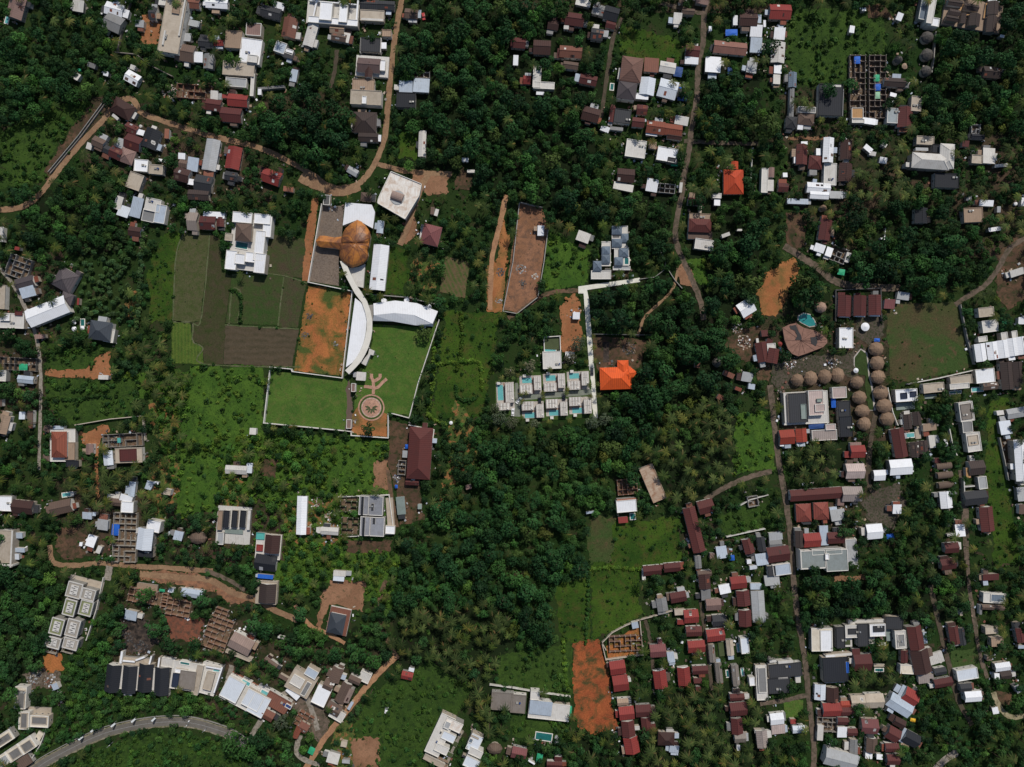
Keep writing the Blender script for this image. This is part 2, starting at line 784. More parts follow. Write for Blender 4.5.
(1,3): '''
F 42 70 84 92 4 beige z=3
+G 46 72 76 68 94 darkbrown z=4.4
S 38 6 62 16 5 blue
S 332 8 44 30 5 lightwhite
F 330 185 84 108 12 rust z=1.8
+H 322 195 66 82 12 bluegreydark z=4
F 180 432 104 88 30 beige z=4
+F 222 392 50 34 30 lightblue z=5.2
+F 165 425 50 40 30 offwhite z=4.8
+F 200 455 20 60 30 grey z=4.6
S 150 470 30 60 -50 white
F 25 505 84 110 28 offwhite z=2.8
+F 10 520 70 84 28 lightwhite z=4.8
G 320 398 62 46 112 brown z=4
G 290 440 40 50 25 brown z=4
F 262 482 58 80 25 white z=4.4
G 350 470 84 40 115 brown z=4.2
G 368 480 60 30 115 brownbeige z=3.8
G 395 420 50 28 25 brown z=4
F 435 408 46 40 25 offwhite z=3
G 310 535 60 46 30 brown z=4
F 325 560 60 40 30 offwhite z=3
S 378 522 12 36 30 lightblue
F 85 510 100 56 30 rust z=3.6
+F 130 525 26 16 30 bluedark z=3.8
G 48 560 50 40 30 rust
R 190 585 66 56 30 redbrick
G 165 628 50 24 115 rustred
G 190 610 40 40 30 rust
T 222 703 24 30 25 green
S 310 730 48 42 15 offwhite
S 352 676 24 20 10 beige
S 360 745 30 14 5 lightgrey
G 605 402 46 32 12 red
S 622 378 22 16 15 white
X 522 540 12 22 10 white
F 712 745 90 20 27 beige z=3
D 955 695 66 54 0 thatchdark
F 985 505 88 70 4 greybrown z=4
G 60 350 60 20 35 brown
S 110 410 40 14 30 brown
S 100 250 26 8 15 offwhite
''',
(2,3): '''
F 25 515 60 72 5 greybrown z=4
F 92 482 36 34 4 offwhite z=5
F 148 545 164 66 6 offwhite z=3.6
+S 115 530 90 58 6 lightblue z=4.4
T 232 545 14 44 4 green
K 178 650 15 15 0 lightgrey
K 178 668 15 15 0 lightgrey
P 127 647 70 34 8 tealdark
G 28 712 60 46 12 mauvered
T 110 732 24 36 10 green
S 78 748 30 6 30 white
G 170 757 62 22 3 darkred
S 492 200 26 26 -12 lightblue
R 455 275 130 60 -3 redfound
G 600 118 54 42 80 grey
G 665 88 64 42 -10 darkred
G 716 165 58 54 -4 red
S 672 148 44 22 -4 beige
S 675 188 28 20 0 red
G 727 225 64 40 -2 maroon
G 737 286 68 48 -4 red
G 583 303 64 52 -4 mauvered
S 635 328 28 42 -8 lightblue
G 422 370 62 56 -8 red
G 434 432 62 64 -8 red
G 593 416 72 52 82 red
+S 590 383 36 6 -8 white z=3
G 688 404 72 50 85 red
+S 683 372 34 6 -8 white z=3
G 752 380 62 34 -3 darkred
S 743 422 32 20 0 darkred
G 443 508 44 28 -4 tan
G 458 552 60 54 -6 red
G 525 543 62 50 -3 darkred
G 465 614 64 52 84 maroon
G 537 602 66 38 84 maroon
G 478 680 66 58 80 red
H 617 655 66 54 2 maroondark
S 648 695 38 30 5 lightblue
S 850 55 44 36 -12 white
G 905 30 64 50 -6 red
G 925 92 62 52 84 darkred
G 932 172 66 50 88 darkred
G 985 125 126 52 86 lightgrey
S 975 45 44 24 0 lightblue
S 775 78 38 44 -5 grey
G 805 118 60 46 -3 mauve
G 828 182 54 46 -4 darkgrey
G 814 240 72 50 -7 red
G 770 25 60 46 85 maroondark
S 527 8 14 22 0 offwhite
G 800 312 72 24 84 greybrown
G 872 290 62 28 84 beige
G 828 390 82 26 84 greybrown
G 895 402 84 28 84 greybrown
F 838 296 24 60 -6 mossy z=0.6
P 838 298 14 34 -6 teal
P 906 290 16 38 -6 teal
P 862 395 14 32 -6 tealdark
P 922 388 14 34 -6 teal
F 931 282 32 64 -6 lightwhite z=4
F 960 425 22 34 -6 white
F 998 430 44 140 -3 offwhite z=3
+F 1000 420 32 100 -3 grey z=3.8
G 905 536 68 54 -5 darkred
G 900 488 58 28 -3 maroon
G 900 603 64 46 86 darkred
G 912 650 46 40 -3 greybrown
G 1000 655 70 44 84 mauvegrey
S 985 625 30 14 0 offwhite
S 905 690 14 24 0 white
S 745 455 20 18 0 darkred
S 130 205 4 4 0 white
''',
(3,3): '''
F 215 258 84 92 -1 cream z=4
+F 232 262 46 84 -1 white z=4.3
F 290 250 34 84 -2 darkgrey z=4
F 340 225 64 50 -2 offwhite z=4
+F 340 225 40 22 -2 darkgrey z=4.2
F 312 268 50 40 -2 offwhite z=1.2
+F 312 270 36 20 -2 mossy z=1.5
F 380 240 44 90 -2 darkgrey z=4.5
F 438 220 64 50 -2 white z=5
+F 443 215 44 24 -2 darkgrey z=5.3
F 425 186 208 18 -2 offwhite z=2.6
F 365 205 100 12 -2 white z=3
F 505 192 70 50 3 darkgrey z=4
F 410 262 36 30 -2 offwhite z=1.4
F 482 240 20 50 -4 greygreen z=1
F 530 258 44 72 -4 offwhite z=4
+F 532 262 28 52 -4 grey z=4.2
X 458 277 30 13 0 white
G 590 250 96 58 80 maroon z=4.4
+S 628 250 14 46 -8 lightblue z=3
G 612 345 96 72 78 maroondark z=4.4
F 668 335 70 44 -18 offwhite z=1.6
P 670 320 24 20 -10 teal
F 270 378 100 98 -3 black z=4.6
+F 250 325 40 8 -3 white z=4
+F 318 370 12 46 -3 blue z=4.8
+F 268 428 80 8 -3 lightgrey z=3
F 285 320 104 12 -4 offwhite z=3.4
G 377 350 70 66 -2 darkred z=4.4
P 445 380 38 16 0 tealdark
F 445 362 44 12 0 beige z=1
G 545 325 50 28 90 darkred
G 208 468 62 44 92 lightwhite
G 258 477 58 48 90 maroondark
G 255 538 74 54 -2 red
G 316 518 52 30 -2 redorange
G 320 545 56 34 -2 darkred
G 366 506 72 50 -2 beige
G 424 503 74 58 -2 beige
F 555 377 54 36 3 cream
S 622 414 44 38 -8 mauvegrey
G 700 430 74 36 -10 darkred
G 690 385 44 30 -10 darkgrey
G 528 520 104 60 32 lightblue
S 540 470 34 56 30 lightblue
G 568 487 62 62 32 red
G 405 605 68 60 3 mauvered
G 300 584 46 30 2 darkred
R 238 600 80 56 2 greyrubble
S 295 627 38 44 0 white
G 336 628 40 30 0 darkred
S 208 630 24 62 2 offwhite
G 500 636 54 54 30 maroon
G 525 590 48 36 28 maroondark
S 540 640 24 58 28 lightblue
G 573 655 66 54 28 black
T 580 580 20 14 10 yellow
K 602 548 7 7 0 orange
G 343 690 66 32 92 grey
G 415 680 58 44 92 brown
G 495 690 54 36 0 darkred
G 500 738 52 42 0 darkred
S 402 720 28 26 5 white
S 445 726 24 20 5 white
G 290 738 130 66 14 lightgrey z=5
G 35 575 54 46 -6 white
S 40 616 54 38 -6 mauvepale
G 122 617 48 30 -3 lightwhite
S 100 585 22 18 0 red
F 70 380 130 54 -5 darkgrey z=3.5
+F 20 345 30 12 -5 offwhite z=3.6
+F 70 348 60 12 -5 offwhite z=3.7
F 44 442 88 60 -4 darkgrey z=3.5
+F 60 412 40 8 -4 offwhite z=3.7
F 120 410 22 44 -4 offwhite z=2
F 797 397 84 44 -10 lightwhite z=4
G 820 486 66 42 -4 white z=4.4
G 790 450 46 32 -4 darkgrey
G 745 240 72 40 80 maroon
G 775 245 70 28 82 darkgrey
F 905 92 90 40 3 offwhite z=3.4
+F 918 92 56 30 3 bluegrey z=3.6
G 900 130 90 20 3 brown
F 893 220 50 30 -4 beige
F 916 267 48 36 -4 tan
S 885 332 22 20 0 mauve
G 938 367 60 34 -8 white
S 915 405 20 24 0 white
G 950 400 44 34 -8 darkbrown
G 1008 240 60 30 80 maroon
S 1012 287 24 14 0 lightblue
S 890 8 64 26 -3 maroon
S 850 138 10 40 0 grey
S 908 541 24 26 -10 white
S 998 455 20 34 -30 lightgrey
S 772 150 10 24 0 beige
S 15 20 60 40 -5 lightgrey
''',
}
# polylines and polygons in whole map units
VILL = [[(640,545),(700,520),(770,535),(880,480),(900,560),(800,580),(870,640),(960,650),(960,740),(860,767),(640,767),(605,660)],[(505,0),(780,0),(700,190),(610,170),(590,90),(510,90)],[(90,95),(180,120),(270,150),(270,200),(180,200),(80,160)],[(150,0),(400,0),(390,140),(330,90),(170,120),(110,90)],[(780,90),(900,90),(900,210),(840,260),(790,200)],[(0,260),(60,250),(50,520),(0,580)],[(60,480),(290,500),(280,560),(180,560),(60,560)],[(210,640),(390,650),(330,767),(200,740)],[(890,150),(1024,130),(1024,270),(960,260)],[(880,380),(1024,370),(1024,570),(900,520)],[(760,300),(900,300),(890,470),(770,470)],[(120,580),(260,590),(260,690),(110,660)]]
WALLS = [
 ('L','white boundary wall around the lawns and orange yard',[(321.5,204),(308,282),(352,291),(342,378),(292,371.5),(291,369),(270,367),(263.5,423),(351,431.5),(351,435.5),(388,438),(388,414)],'white'),
 ('L2','white boundary wall slanting along right side of the big lawn',[(439,320),(418,383),(409,418),(392,413.5)],'white'),
 ('s','grey wall along the back of the white bent-roofed hall',[(366,294),(405,297),(440,305)],'grey'),
 ('d1','grey concrete wall on left side of the fenced brown lot',[(519.5,202),(513,262),(503,311),(517,313.5),(538,297)],'grey'),
 ('d2','grey concrete wall on right side of the fenced brown lot',[(548,230),(544,262),(538,297)],'grey'),
 ('d3','dark wall along the top of the fenced brown lot',[(519.5,202),(542,207)],'grey'),
 ('r1','pale retaining wall beside the dirt road at upper left',[(50,173),(80,137),(105,103)],'white'),
 ('r2','second pale retaining wall edge beside the dirt road at upper left',[(48,171.5),(78,135.5),(103,101.5)],'white'),
 ('a1','brown block wall beside the alley near the top left road',[(115,52),(136,54),(150,65),(172,76)],'brown'),
 ('a2','brown block wall running up beside the bare orange yard',[(117,50),(125,15),(131,0)],'brown'),
 ('a3','thin white wall left of the orange-tiled hip roof house',[(753,148),(751,178)],'white'),
 ('c1','beige curved wall around the ruin compound',[(606,650),(602,643),(612,633),(625,626),(640,620),(643,655),(606,660),(602,643)],'beige'),
 ('c2','grey curved wall above the small grass yard among the red roofs',[(640,620),(655,616),(672,611)],'beige'),
 ('w1','white garden wall above the grey and white long building',[(512,688),(535,692),(570,697)],'offwhite'),
 ('w2','white wall above the grey stained building beside the palms',[(490,685),(512,688)],'offwhite'),
 ('g1','long grey wall on left side of the terrace houses at right',[(961,305),(968,340),(975,364)],'grey'),
 ('g2','long pale wall slanting below the brown grass lot',[(908,384),(940,378),(975,370)],'offwhite'),
 ('g3','white wall running up beside the round thatched huts',[(888,388),(893,412),(898,425)],'offwhite'),
 ('p1','white wall below the green plot near the red roofs',[(727,537),(745,533),(765,529)],'white'),
 ('p2','white wall above the green plot near the village road',[(738,507),(750,500),(768,495)],'offwhite'),
 ('k1','grey concrete wall beside the tiled yard at left middle',[(75,425),(110,419),(142,416),(145,440)],'beige'),
 ('u1','white frame wall around the white and grey twin villas',[(338,497),(389,495),(394,534),(343,537)],'offwhite'),
 ('h1','dark wall below the wooded garden above the orange roof',[(592,334),(652,335)],'dark'),
 ('m1','white wall beside the maroon-roofed long hall',[(409,425),(434,430),(431,452)],'offwhite'),
 ('n1','white compound wall left of the round plaza villas at right',[(949,425),(953,445),(957,455)],'offwhite'),
 ('n2','pale wall around the brown yard beside the white hall at right edge',[(1000,438),(1005,460),(1009,480)],'grey'),
 ('e1','grey wall on right of the white modern villa at top right',[(936,32),(934,60),(932,72)],'grey'),
 ('q1','pale wall around the square pond garden left of the white path',[(545,370),(544,337),(560,336),(561,360)],'offwhite'),
 ('t1','brown wall around three dark red roofed cottages',[(836,321),(836,290),(881,288),(882,320)],'dark'),
 ('z1','white wall beside tall white villa complex bottom left',[(46,729),(40,745),(32,758)],'offwhite'),
 ('x1','grey fence line curving past the trees near the white path',[(640,279),(655,277),(664,270),(666,262),(661,252)],'grey'),
 ('x2','thin grey fence slanting down across the dirt road junction',[(666,266),(675,280),(682,288)],'grey'),
 ('y1','low orange kerb wall above the twin white villas at lower left',[(233,672),(242,677),(262,688),(275,694)],'orange'),
 ('v1','pale wall below the trees left of the shell villas',[(103,578),(96,610),(86,640)],'offwhite'),
]
# name, label, points, material, ragged metres
SHEETS = [
 ('rice_paddy',[(184,233),(210,233),(207.5,257),(200,321),(191,322),(173,320),(176,257)],'paddy1',.4),
 ('rice_paddy',[(210,233),(220,240),(222,272),(232,275),(225,323),(223.5,364.5),(204,364),(203,347),(192,340),(192,323),(202,320),(207,257)],'paddy2',.4),
 ('rice_paddy',[(262,234),(308,239),(304.5,279),(262,274)],'paddy3',.4),
 ('rice_paddy',[(232,276),(257,273),(283,275),(278,325),(226,323)],'paddy4',.4),
 ('rice_paddy',[(284,276),(306,285),(297,328),(278,326)],'paddy3',.4),
 ('rice_paddy',[(225,325),(299,329),(292,367),(224,364)],'paddy5',.4),
 ('lawn',[(271,371),(350,379),(350,430),(265,423)],'lawn',0),
 ('lawn',[(371,324),(432,328),(438,320),(410,416),(388,412),(384,436),(352,433),(356,383),(368,360),(373,340)],'lawn',0),
 ('dirt_yard',[(308,285),(351,293),(342,376),(294,371),(298,345)],'orangegrass',.5),
 ('dirt_yard',[(352,413),(362,402),(380,410),(387,414),(387,437),(352,434)],'orange',.2),
 ('dirt_yard',[(348,378),(352,386),(352,432),(345,431),(347,400)],'brown',.6),
 ('gravel_yard',[(322,206),(344,206),(342,235),(339,250),(339,286),(308,281)],'gravelbrown',0),
 ('dirt_yard',[(307,225),(312,200),(319,196),(309,281),(302,281)],'orange2',.5),
 ('dirt_lot',[(519,203),(542,207),(548,230),(537,296),(517,312),(503,310)],'dirtlot',.2),
 ('dirt_strip',[(486,310),(487,267),(498,258),(502,215),(510,238),(506,270),(503,313)],'orange',.9),
 ('dirt_strip',[(560,305),(577,290),(582,330),(580,350),(562,352)],'orange2',1.),
 ('dirt_lot',[(592,335),(650,340),(638,368),(632,372),(600,372),(594,360)],'brownwet',.6),
 ('dug_pit',[(603,342),(609,342),(609,362),(603,362)],'burnt',.2),
 ('dirt_patch',[(768,272),(793,257),(796,275),(786,298),(776,317),(760,315),(756,295)],'orange',1.6),
 ('courtyard',[(300,690),(316,698),(330,722),(322,745),(312,735),(300,715),(285,702)],'pathgrey',.5),
 ('dirt_patch',[(142,15),(162,15),(160,45),(143,44)],'orange2',.8),
 ('dirt_patch',[(413,172),(450,172),(449,192),(430,196),(418,190),(412,210),(420,232),(405,245),(400,240),(410,200)],'orange3',1.),
 ('dirt_patch',[(422,252),(440,257),(436,292),(408,290),(410,265)],'vegplot',1.),
 ('garden_plot',[(445,256),(470,262),(465,298),(440,292)],'cropdark',.4),
 ('dirt_patch',[(80,432),(108,425),(110,430),(101,438),(98,470),(100,495),(97,500),(94,470),(95,450),(82,443)],'orange2',1.),
 ('dirt_patch',[(46,369),(86,369),(100,355),(110,350),(112,378),(46,377)],'orange2',.8),
 ('dirt_patch',[(330,580),(365,581),(363,612),(330,604),(320,630),(316,625),(322,600)],'orange3',1.),
 ('dirt_patch',[(374,462),(388,458),(387,490),(374,487)],'orange3',1.),
 ('dirt_lot',[(390,420),(410,425),(408,470),(418,480),(425,520),(400,525),(396,490),(388,465)],'brownwet',.8),
 ('dirt_patch',[(345,540),(393,540),(390,552),(347,553)],'brownwet',.8),
 ('dirt_lot',[(573,643),(600,641),(609,675),(616,727),(597,735),(582,729),(573,714)],'orangered',1.2),
 ('dirt_lot',[(606,646),(640,624),(642,653),(608,658)],'orangegrass',.2),
 ('dirt_patch',[(260,458),(278,460),(276,478),(260,478)],'brownwet',.5),
 ('dirt_patch',[(140,570),(190,572),(225,585),(256,600),(230,605),(215,592),(180,585),(140,580)],'dirtlot',1.),
 ('dirt_lot',[(165,612),(205,620),(200,645),(165,638)],'redearth',1.),
 ('burnt_ground',[(120,618),(150,620),(160,645),(150,655),(125,650)],'burnt',1.4),
 ('dirt_patch',[(50,640),(62,655),(64,670),(50,680),(40,672),(45,655)],'orangegrass',1.5),
 ('rubble_ground',[(22,675),(45,668),(62,675),(60,690),(30,688)],'rubble',1.5),
 ('dirt_patch',[(335,725),(350,720),(356,735),(375,750),(376,770),(330,770)],'vegplot',1.6),
 ('dirt_patch',[(350,740),(380,738),(377,767),(352,767)],'orange3',1.4),
 ('dirt_lot',[(885,303),(960,302),(972,367),(908,382),(890,378)],'grassbrown',.6),
 ('gravel_yard',[(857,313),(880,313),(884,335),(868,345),(855,335)],'gravelgrey',.8),
 ('gravel_yard',[(876,490),(900,484),(906,505),(893,530),(868,520),(862,505)],'gravelgrey',1.2),
 ('stony_path',[(772,363),(800,357),(850,353),(858,345),(866,350),(858,380),(846,375),(780,392),(770,384)],'gravelgrey',1.),
 ('dirt_patch',[(735,330),(760,325),(765,345),(757,365),(740,360),(725,345)],'brownwet',1.5),
 ('dirt_patch',[(757,360),(772,355),(768,384),(757,378)],'brownwet',1.),
 ('dirt_patch',[(1000,250),(1018,238),(1028,240),(1028,300),(1005,310),(996,290)],'brownwet',1.5),
 ('dirt_yard',[(928+72,438),(1010,436),(1020,480),(1009,480)],'brownwet',.5),
 ('dirt_patch',[(67+768,575),(96+768,575),(98+768,580),(66+768,582)],'orange3',1.),
 ('dirt_yard',[(783,700),(803,700),(803,717),(785,718)],'lawn',.2),
 ('dirt_yard',[(950,650),(978,648),(980,668),(953,672)],'grassbrown',.6),
 ('dirt_yard',[(995,690),(1012,692),(1012,706),(998,706)],'brownwet',.6),
 ('dirt_patch',[(788,62+75),(828,136),(828,140),(788,140)],'orange3',.6),
 ('dirt_patch',[(786,212),(805,212),(806,245),(792,250),(786,240)],'brownwet',.8),
 ('mud_field',[(864,5),(885,5),(893,20),(868,18)],'brownwet',1.),
 ('dirt_patch',[(650,640),(656,640),(658,650),(650,655)],'brownwet',.6),
 ('dirt_patch',[(455,400),(480,430),(475,460),(460,480),(440,510),(435,500),(450,460),(448,430)],'vegplot',2.),
 ('dirt_patch',[(150,398),(175,400),(180,440),(178,500),(168,500),(172,450),(150,430)],'vegplot',2.),
 ('dirt_patch',[(128,290),(138,292),(136,318),(124,316)],'vegplot',1.),
 ('mud_field',[(590,520),(614,513),(612,562),(587,562)],'grassbrown',1.5),
 ('dirt_patch',[(225,470),(240,480),(236,520),(228,545),(222,500)],'vegplot',2.),
 ('dirt_patch',[(282,505),(300,500),(330,500),(338,540),(320,550),(290,540)],'vegplot',2.),
 ('dirt_patch',[(150,455),(178,450),(176,500),(160,540),(150,520)],'vegplot',2.),
 ('dirt_strip',[(90,105),(100,115),(70,145),(48,180),(44,172),(60,145)],'brownwet',1.2),
 ('dirt_yard',[(55,545),(60,530),(80,525),(92,540),(85,555),(62,560)],'brownwet',1.4),
 ('dirt_patch',[(683,262),(692,270),(694,288),(680,284),(676,272)],'orange3',.8),
 ('dirt_patch',[(460,165),(475,175),(470,190),(455,190)],'brownwet',.8),
 ('crop_field',[(172,322),(190,322),(193,342),(203,348),(203,364),(172,364)],'crop',.4),
]
ZONES = [ # kind, polygon
 ('M',[(118,375),(190,370),(265,432),(385,440),(390,500),(380,545),(300,600),(250,560),(225,500),(180,520),(165,460),(150,400)]),
 ('F',[(395,0),(600,0),(605,40),(600,130),(590,200),(560,225),(520,200),(450,170),(420,180),(395,170),(410,110),(400,60)]),
 ('F',[(470,425),(600,430),(600,400),(640,370),(680,360),(720,350),(745,380),(735,420),(640,430),(630,470),(615,510),(590,520),(585,600),(560,660),(520,680),(480,620),(395,610),(400,540),(450,500),(460,470)]),
 ('F',[(850,195),(930,190),(1000,200),(1000,240),(950,290),(870,300),(840,270),(850,240)]),
 ('F',[(930,20),(1024,0),(1024,140),(950,135),(920,100)]),
 ('F',[(700,70),(760,70),(770,150),(700,150)]),
 ('F',[(690,190),(760,200),(760,290),(740,330),(700,330),(690,280)]),
 ('F',[(590,180),(670,190),(670,250),(640,260),(630,220),(560,220)]),
 ('F',[(256,100),(350,80),(350,150),(310,165),(256,145)]),
 ('F',[(590,295),(680,270),(720,320),(720,370),(655,370),(655,335),(595,330)]),
 ('F',[(780,275),(830,270),(830,310),(790,320)]),
 ('F',[(788,575),(940,575),(930,620),(800,620)]),
 ('F',[(900,560),(970,560),(965,620),(905,620)]),
 ('P',[(640,430),(735,400),(745,470),(730,490),(690,520),(670,500),(640,470)]),
 ('P',[(395,615),(500,600),(515,640),(500,680),(490,740),(460,690),(390,680),(390,640)]),
 ('P',[(630,700),(760,680),(775,767),(600,767),(570,740),(590,710)]),
 ('P',[(850,150),(912,140),(915,210),(850,200)]),
 ('P',[(150,340),(210,365),(200,385),(130,385)]),
 ('P',[(60,470),(130,460),(170,530),(60,540)]),
 ('P',[(790,445),(850,440),(850,480),(790,480)]),
 ('P',[(850,660),(900,660),(900,690),(850,690)]),
 ('P',[(660,420),(720,390),(740,420),(700,430)]),
 ('M',[(265,440),(385,445),(385,500),(270,520),(250,470)]),
 ('M',[(280,535),(400,555),(390,610),(330,580),(290,600)]),
 ('V',[(900,430),(950,480),(960,580),(880,580),(870,530)]),
 ('L',[(0,30),(100,40),(100,100),(60,100),(0,130)]),
 ('L',[(0,570),(70,580),(50,650),(20,700),(0,690)]),
 ('L',[(256,630),(380,625),(380,670),(350,668),(290,650)]),
 ('L',[(235,730),(310,740),(310,775),(235,775)]),
 ('L',[(20,190),(120,205),(125,250),(75,255),(60,235),(20,240)]),
 ('B',[(74,250),(128,235),(128,322),(75,322)]),
 ('K',[(110,640),(60,640),(62,700),(30,700),(30,775),(90,735),(150,718),(240,735),(232,700),(160,690),(105,695)]),
 ('U',[(60,775),(105,745),(150,733),(205,738),(245,755),(250,775)]),
 ('S',[(0,130),(30,120),(70,100),(95,105),(60,140),(45,180),(0,190)]),
 ('S',[(790,10),(885,10),(885,55),(850,55),(845,80),(800,85),(785,60)]),
 ('G',[(160,235),(182,235),(173,320),(150,325),(148,270)]),
 ('T',[(190,366),(265,366),(262,430),(185,440)]),
 ('T',[(182,455),(217,455),(215,510),(175,515)]),
 ('T',[(340,440),(375,450),(370,490),(330,480)]),
 ('G',[(388,246),(410,250),(405,295),(384,292)]),
 ('G',[(445,312),(500,312),(492,370),(480,415),(430,420)]),
 ('T',[(545,230),(590,250),(585,285),(545,290)]),
 ('G',[(556,588),(588,572),(590,645),(560,640)]),
 ('G',[(612,520),(680,518),(680,565),(640,580),(640,615),(592,643),(590,565)]),
 ('T',[(735,415),(775,410),(775,470),(735,475)]),
 ('S',[(375,690),(430,660),(470,690),(440,740),(420,775),(380,775),(345,740)]),
 ('G',[(990,400),(1010,395),(1000,440),(1020,560),(995,570),(985,470)]),
 ('S',[(720,515),(770,500),(770,530),(725,540)]),
 ('S',[(500,655),(572,640),(572,695),(495,685)]),
 ('S',[(45,345),(100,350),(90,370),(45,368)]),
 ('S',[(45,378),(140,380),(130,420),(70,425),(45,400)]),
 ('G',[(400,130),(420,130),(418,158),(398,158)]),
 ('G',[(620,25),(680,40),(680,65),(640,70),(620,50)]),
 ('T',[(685,258),(705,260),(708,285),(690,280)]),
 ('N',[(490,372),(600,365),(602,425),(490,425)]),
 ('S',[(512,710),(570,718),(570,740),(512,735)]),
 ('V',[(585,700),(640,700),(640,767),(585,767)]),
]
# points, width, material, name
ROADS = [
 ([(-30,214),(0,210),(22,207),(36,198),(46,187),(61,167),(82,142),(105,118),(116,103),(132,99),(141,112),(160,120),(182,127),(212,136),(256,147),(286,160),(311,174),(331,187),(350,187),(362,181),(374,165),(384,140),(388,107),(391,70),(396,32),(404,-12)],5.6,'dirtroad','dirt_road'),
 ([(378,164),(400,170),(425,173),(452,174)],5,'dirtroad','dirt_road'),
 ([(300,177),(318,186),(340,192),(360,186)],9,'dirtroad','dirt_road'),
 ([(711,-12),(704,15),(703,42),(698,65),(697,95),(692,125),(689,150),(684,175),(682,192),(676,225),(676,242),(684,262),(692,280),(700,300),(704,320)],5.5,'pathgrey','dirt_road'),
 ([(660,3),(680,8),(702,14)],4,'pathgrey','dirt_path'),
 ([(684,141),(720,143),(758,144)],4,'pathgrey','dirt_path'),
 ([(678,268),(672,290),(655,307),(643,320),(638,337)],2.6,'dirtroad','dirt_path'),
 ([(784,246),(800,256),(818,268),(833,280),(853,286),(900,288)],7,'pathgrey','dirt_road'),
 ([(1030,236),(1010,248),(997,270),(985,285),(965,298),(955,305)],5,'pathgrey','dirt_road'),
 ([(-10,255),(0,268),(15,287),(25,307),(35,332),(39,352),(41,384),(39,470)],3.6,'concpath','concrete_path'),
 ([(50,545),(55,563),(80,565),(100,563),(135,566),(175,568),(213,571)],5,'dirtroad','dirt_road'),
 ([(107,580),(110,566)],7,'concpath','concrete_path'),
 ([(140,574),(175,577),(210,580),(232,592),(256,600),(275,610),(298,620)],6,'dirtroad','dirt_road'),
 ([(205,570),(225,578),(245,590)],4,'pathgrey','dirt_path'),
 ([(398,655),(390,662),(368,685),(346,712),(325,738),(313,757),(302,775)],5.6,'dirtroad2','dirt_road'),
 ([(386,580),(380,600),(382,625),(390,645),(396,655)],4.5,'brownroad','forest_track'),
 ([(295,605),(310,625),(325,632),(345,643)],4,'dirtroad2','dirt_path'),
 ([(770,385),(775,430),(779,464),(785,496),(790,534),(793,575),(797,612),(805,662),(809,700),(814,750),(812,780)],5.5,'pathgrey','dirt_road'),
 ([(760,704),(785,700),(806,695)],4.5,'pathgrey','dirt_road'),
 ([(930,585),(938,620),(948,662),(958,700),(972,725)],5,'pathdark','dirt_road'),
 ([(966,500),(968,575),(975,625),(980,655),(987,678)],4,'pathgrey','dirt_path'),
 ([(993,692),(1000,708),(1012,717),(1030,714)],5,'tanpath','footpath'),
 ([(928,780),(942,762),(957,752)],7,'concpath','concrete_path'),
 ([(960,470),(963,510),(966,560)],4,'pathgrey','dirt_path'),
 ([(705,500),(720,490),(734,483),(752,476),(772,471)],5,'pathgrey','dirt_road'),
 ([(388,470),(391,494),(397,527)],4,'brownroad','dirt_path'),
 ([(508,318),(520,311),(535,300),(550,293),(578,290)],4.5,'brownroad','dirt_path'),
 ([(622,18),(614,35),(610,55),(605,90),(601,118)],4,'pathdark','dirt_path'),
 ([(337,50),(335,70),(330,88)],4,'pathdark','dirt_path'),
 ([(400,245),(408,225),(420,190),(430,172)],6,'dirtroad','dirt_path'),
 ([(490,310),(492,260),(501,220),(506,195)],5,'dirtroad2','dirt_path'),
 ([(252,735),(275,700),(300,690),(310,705),(318,730)],5,'concpath','concrete_path'),
 ([(222,700),(228,680),(232,665)],5,'concpath','concrete_path'),
 ([(300,735),(298,755),(320,765)],5,'concpath','concrete_path'),
 ([(880,395),(872,430),(868,480),(876,495)],5,'pathdark','dirt_path'),
 ([(445,767),(455,745),(463,730)],3,'concpath','concrete_path'),
 ([(655,690),(650,640),(645,620)],3.5,'pathdark','dirt_path'),
 ([(700,600),(706,640),(712,690)],3.5,'pathdark','dirt_path'),
]
C = bpy.context.scene.collection
S = 0.6            # metres per map unit on the ground
H = 410.0          # height of the drone
PI = math.pi
def wx(px, py, z=0.0):
    k = S*(H-z)/H
    return ((px-512)*k, (383.5-py)*k)
# ------------------------------------------------------------------ materials
M = {}
def node_mat(name, rough=0.8, spec=0.3, metal=0.0):
    m = bpy.data.materials.new(name); m.use_nodes = True
    nt = m.node_tree; b = nt.nodes['Principled BSDF']
    b.inputs['Roughness'].default_value = rough
    b.inputs['Specular IOR Level'].default_value = spec
    b.inputs['Metallic'].default_value = metal
    return m, nt, b
def N(nt, t, **kw):
    n = nt.nodes.new(t)
    for k, v in kw.items():
        if k in n.inputs: n.inputs[k].default_value = v
        else: setattr(n, k, v)
    return n
def coords(nt, rnd=True):
    tc = N(nt, 'ShaderNodeTexCoord'); out = tc.outputs['Object']
    if rnd:
        oi = N(nt, 'ShaderNodeObjectInfo'); mul = N(nt, 'ShaderNodeMath', operation='MULTIPLY'); mul.inputs[1].default_value = 371
        add = N(nt, 'ShaderNodeVectorMath', operation='ADD')
        nt.links.new(oi.outputs['Random'], mul.inputs[0]); nt.links.new(out, add.inputs[0]); nt.links.new(mul.outputs[0], add.inputs[1])
        return add.outputs[0], oi.outputs['Random'], out
    return out, None, out
def mixc(nt, fac, a, b):
    n = N(nt, 'ShaderNodeMix', data_type='RGBA')
    for i, v in ((0, fac), (6, a), (7, b)):
        if isinstance(v, (tuple, list)): n.inputs[i].default_value = (v[0], v[1], v[2], 1)
        elif isinstance(v, (int, float)): n.inputs[i].default_value = v
        else: nt.links.new(v, n.inputs[i])
    return n.outputs[2]
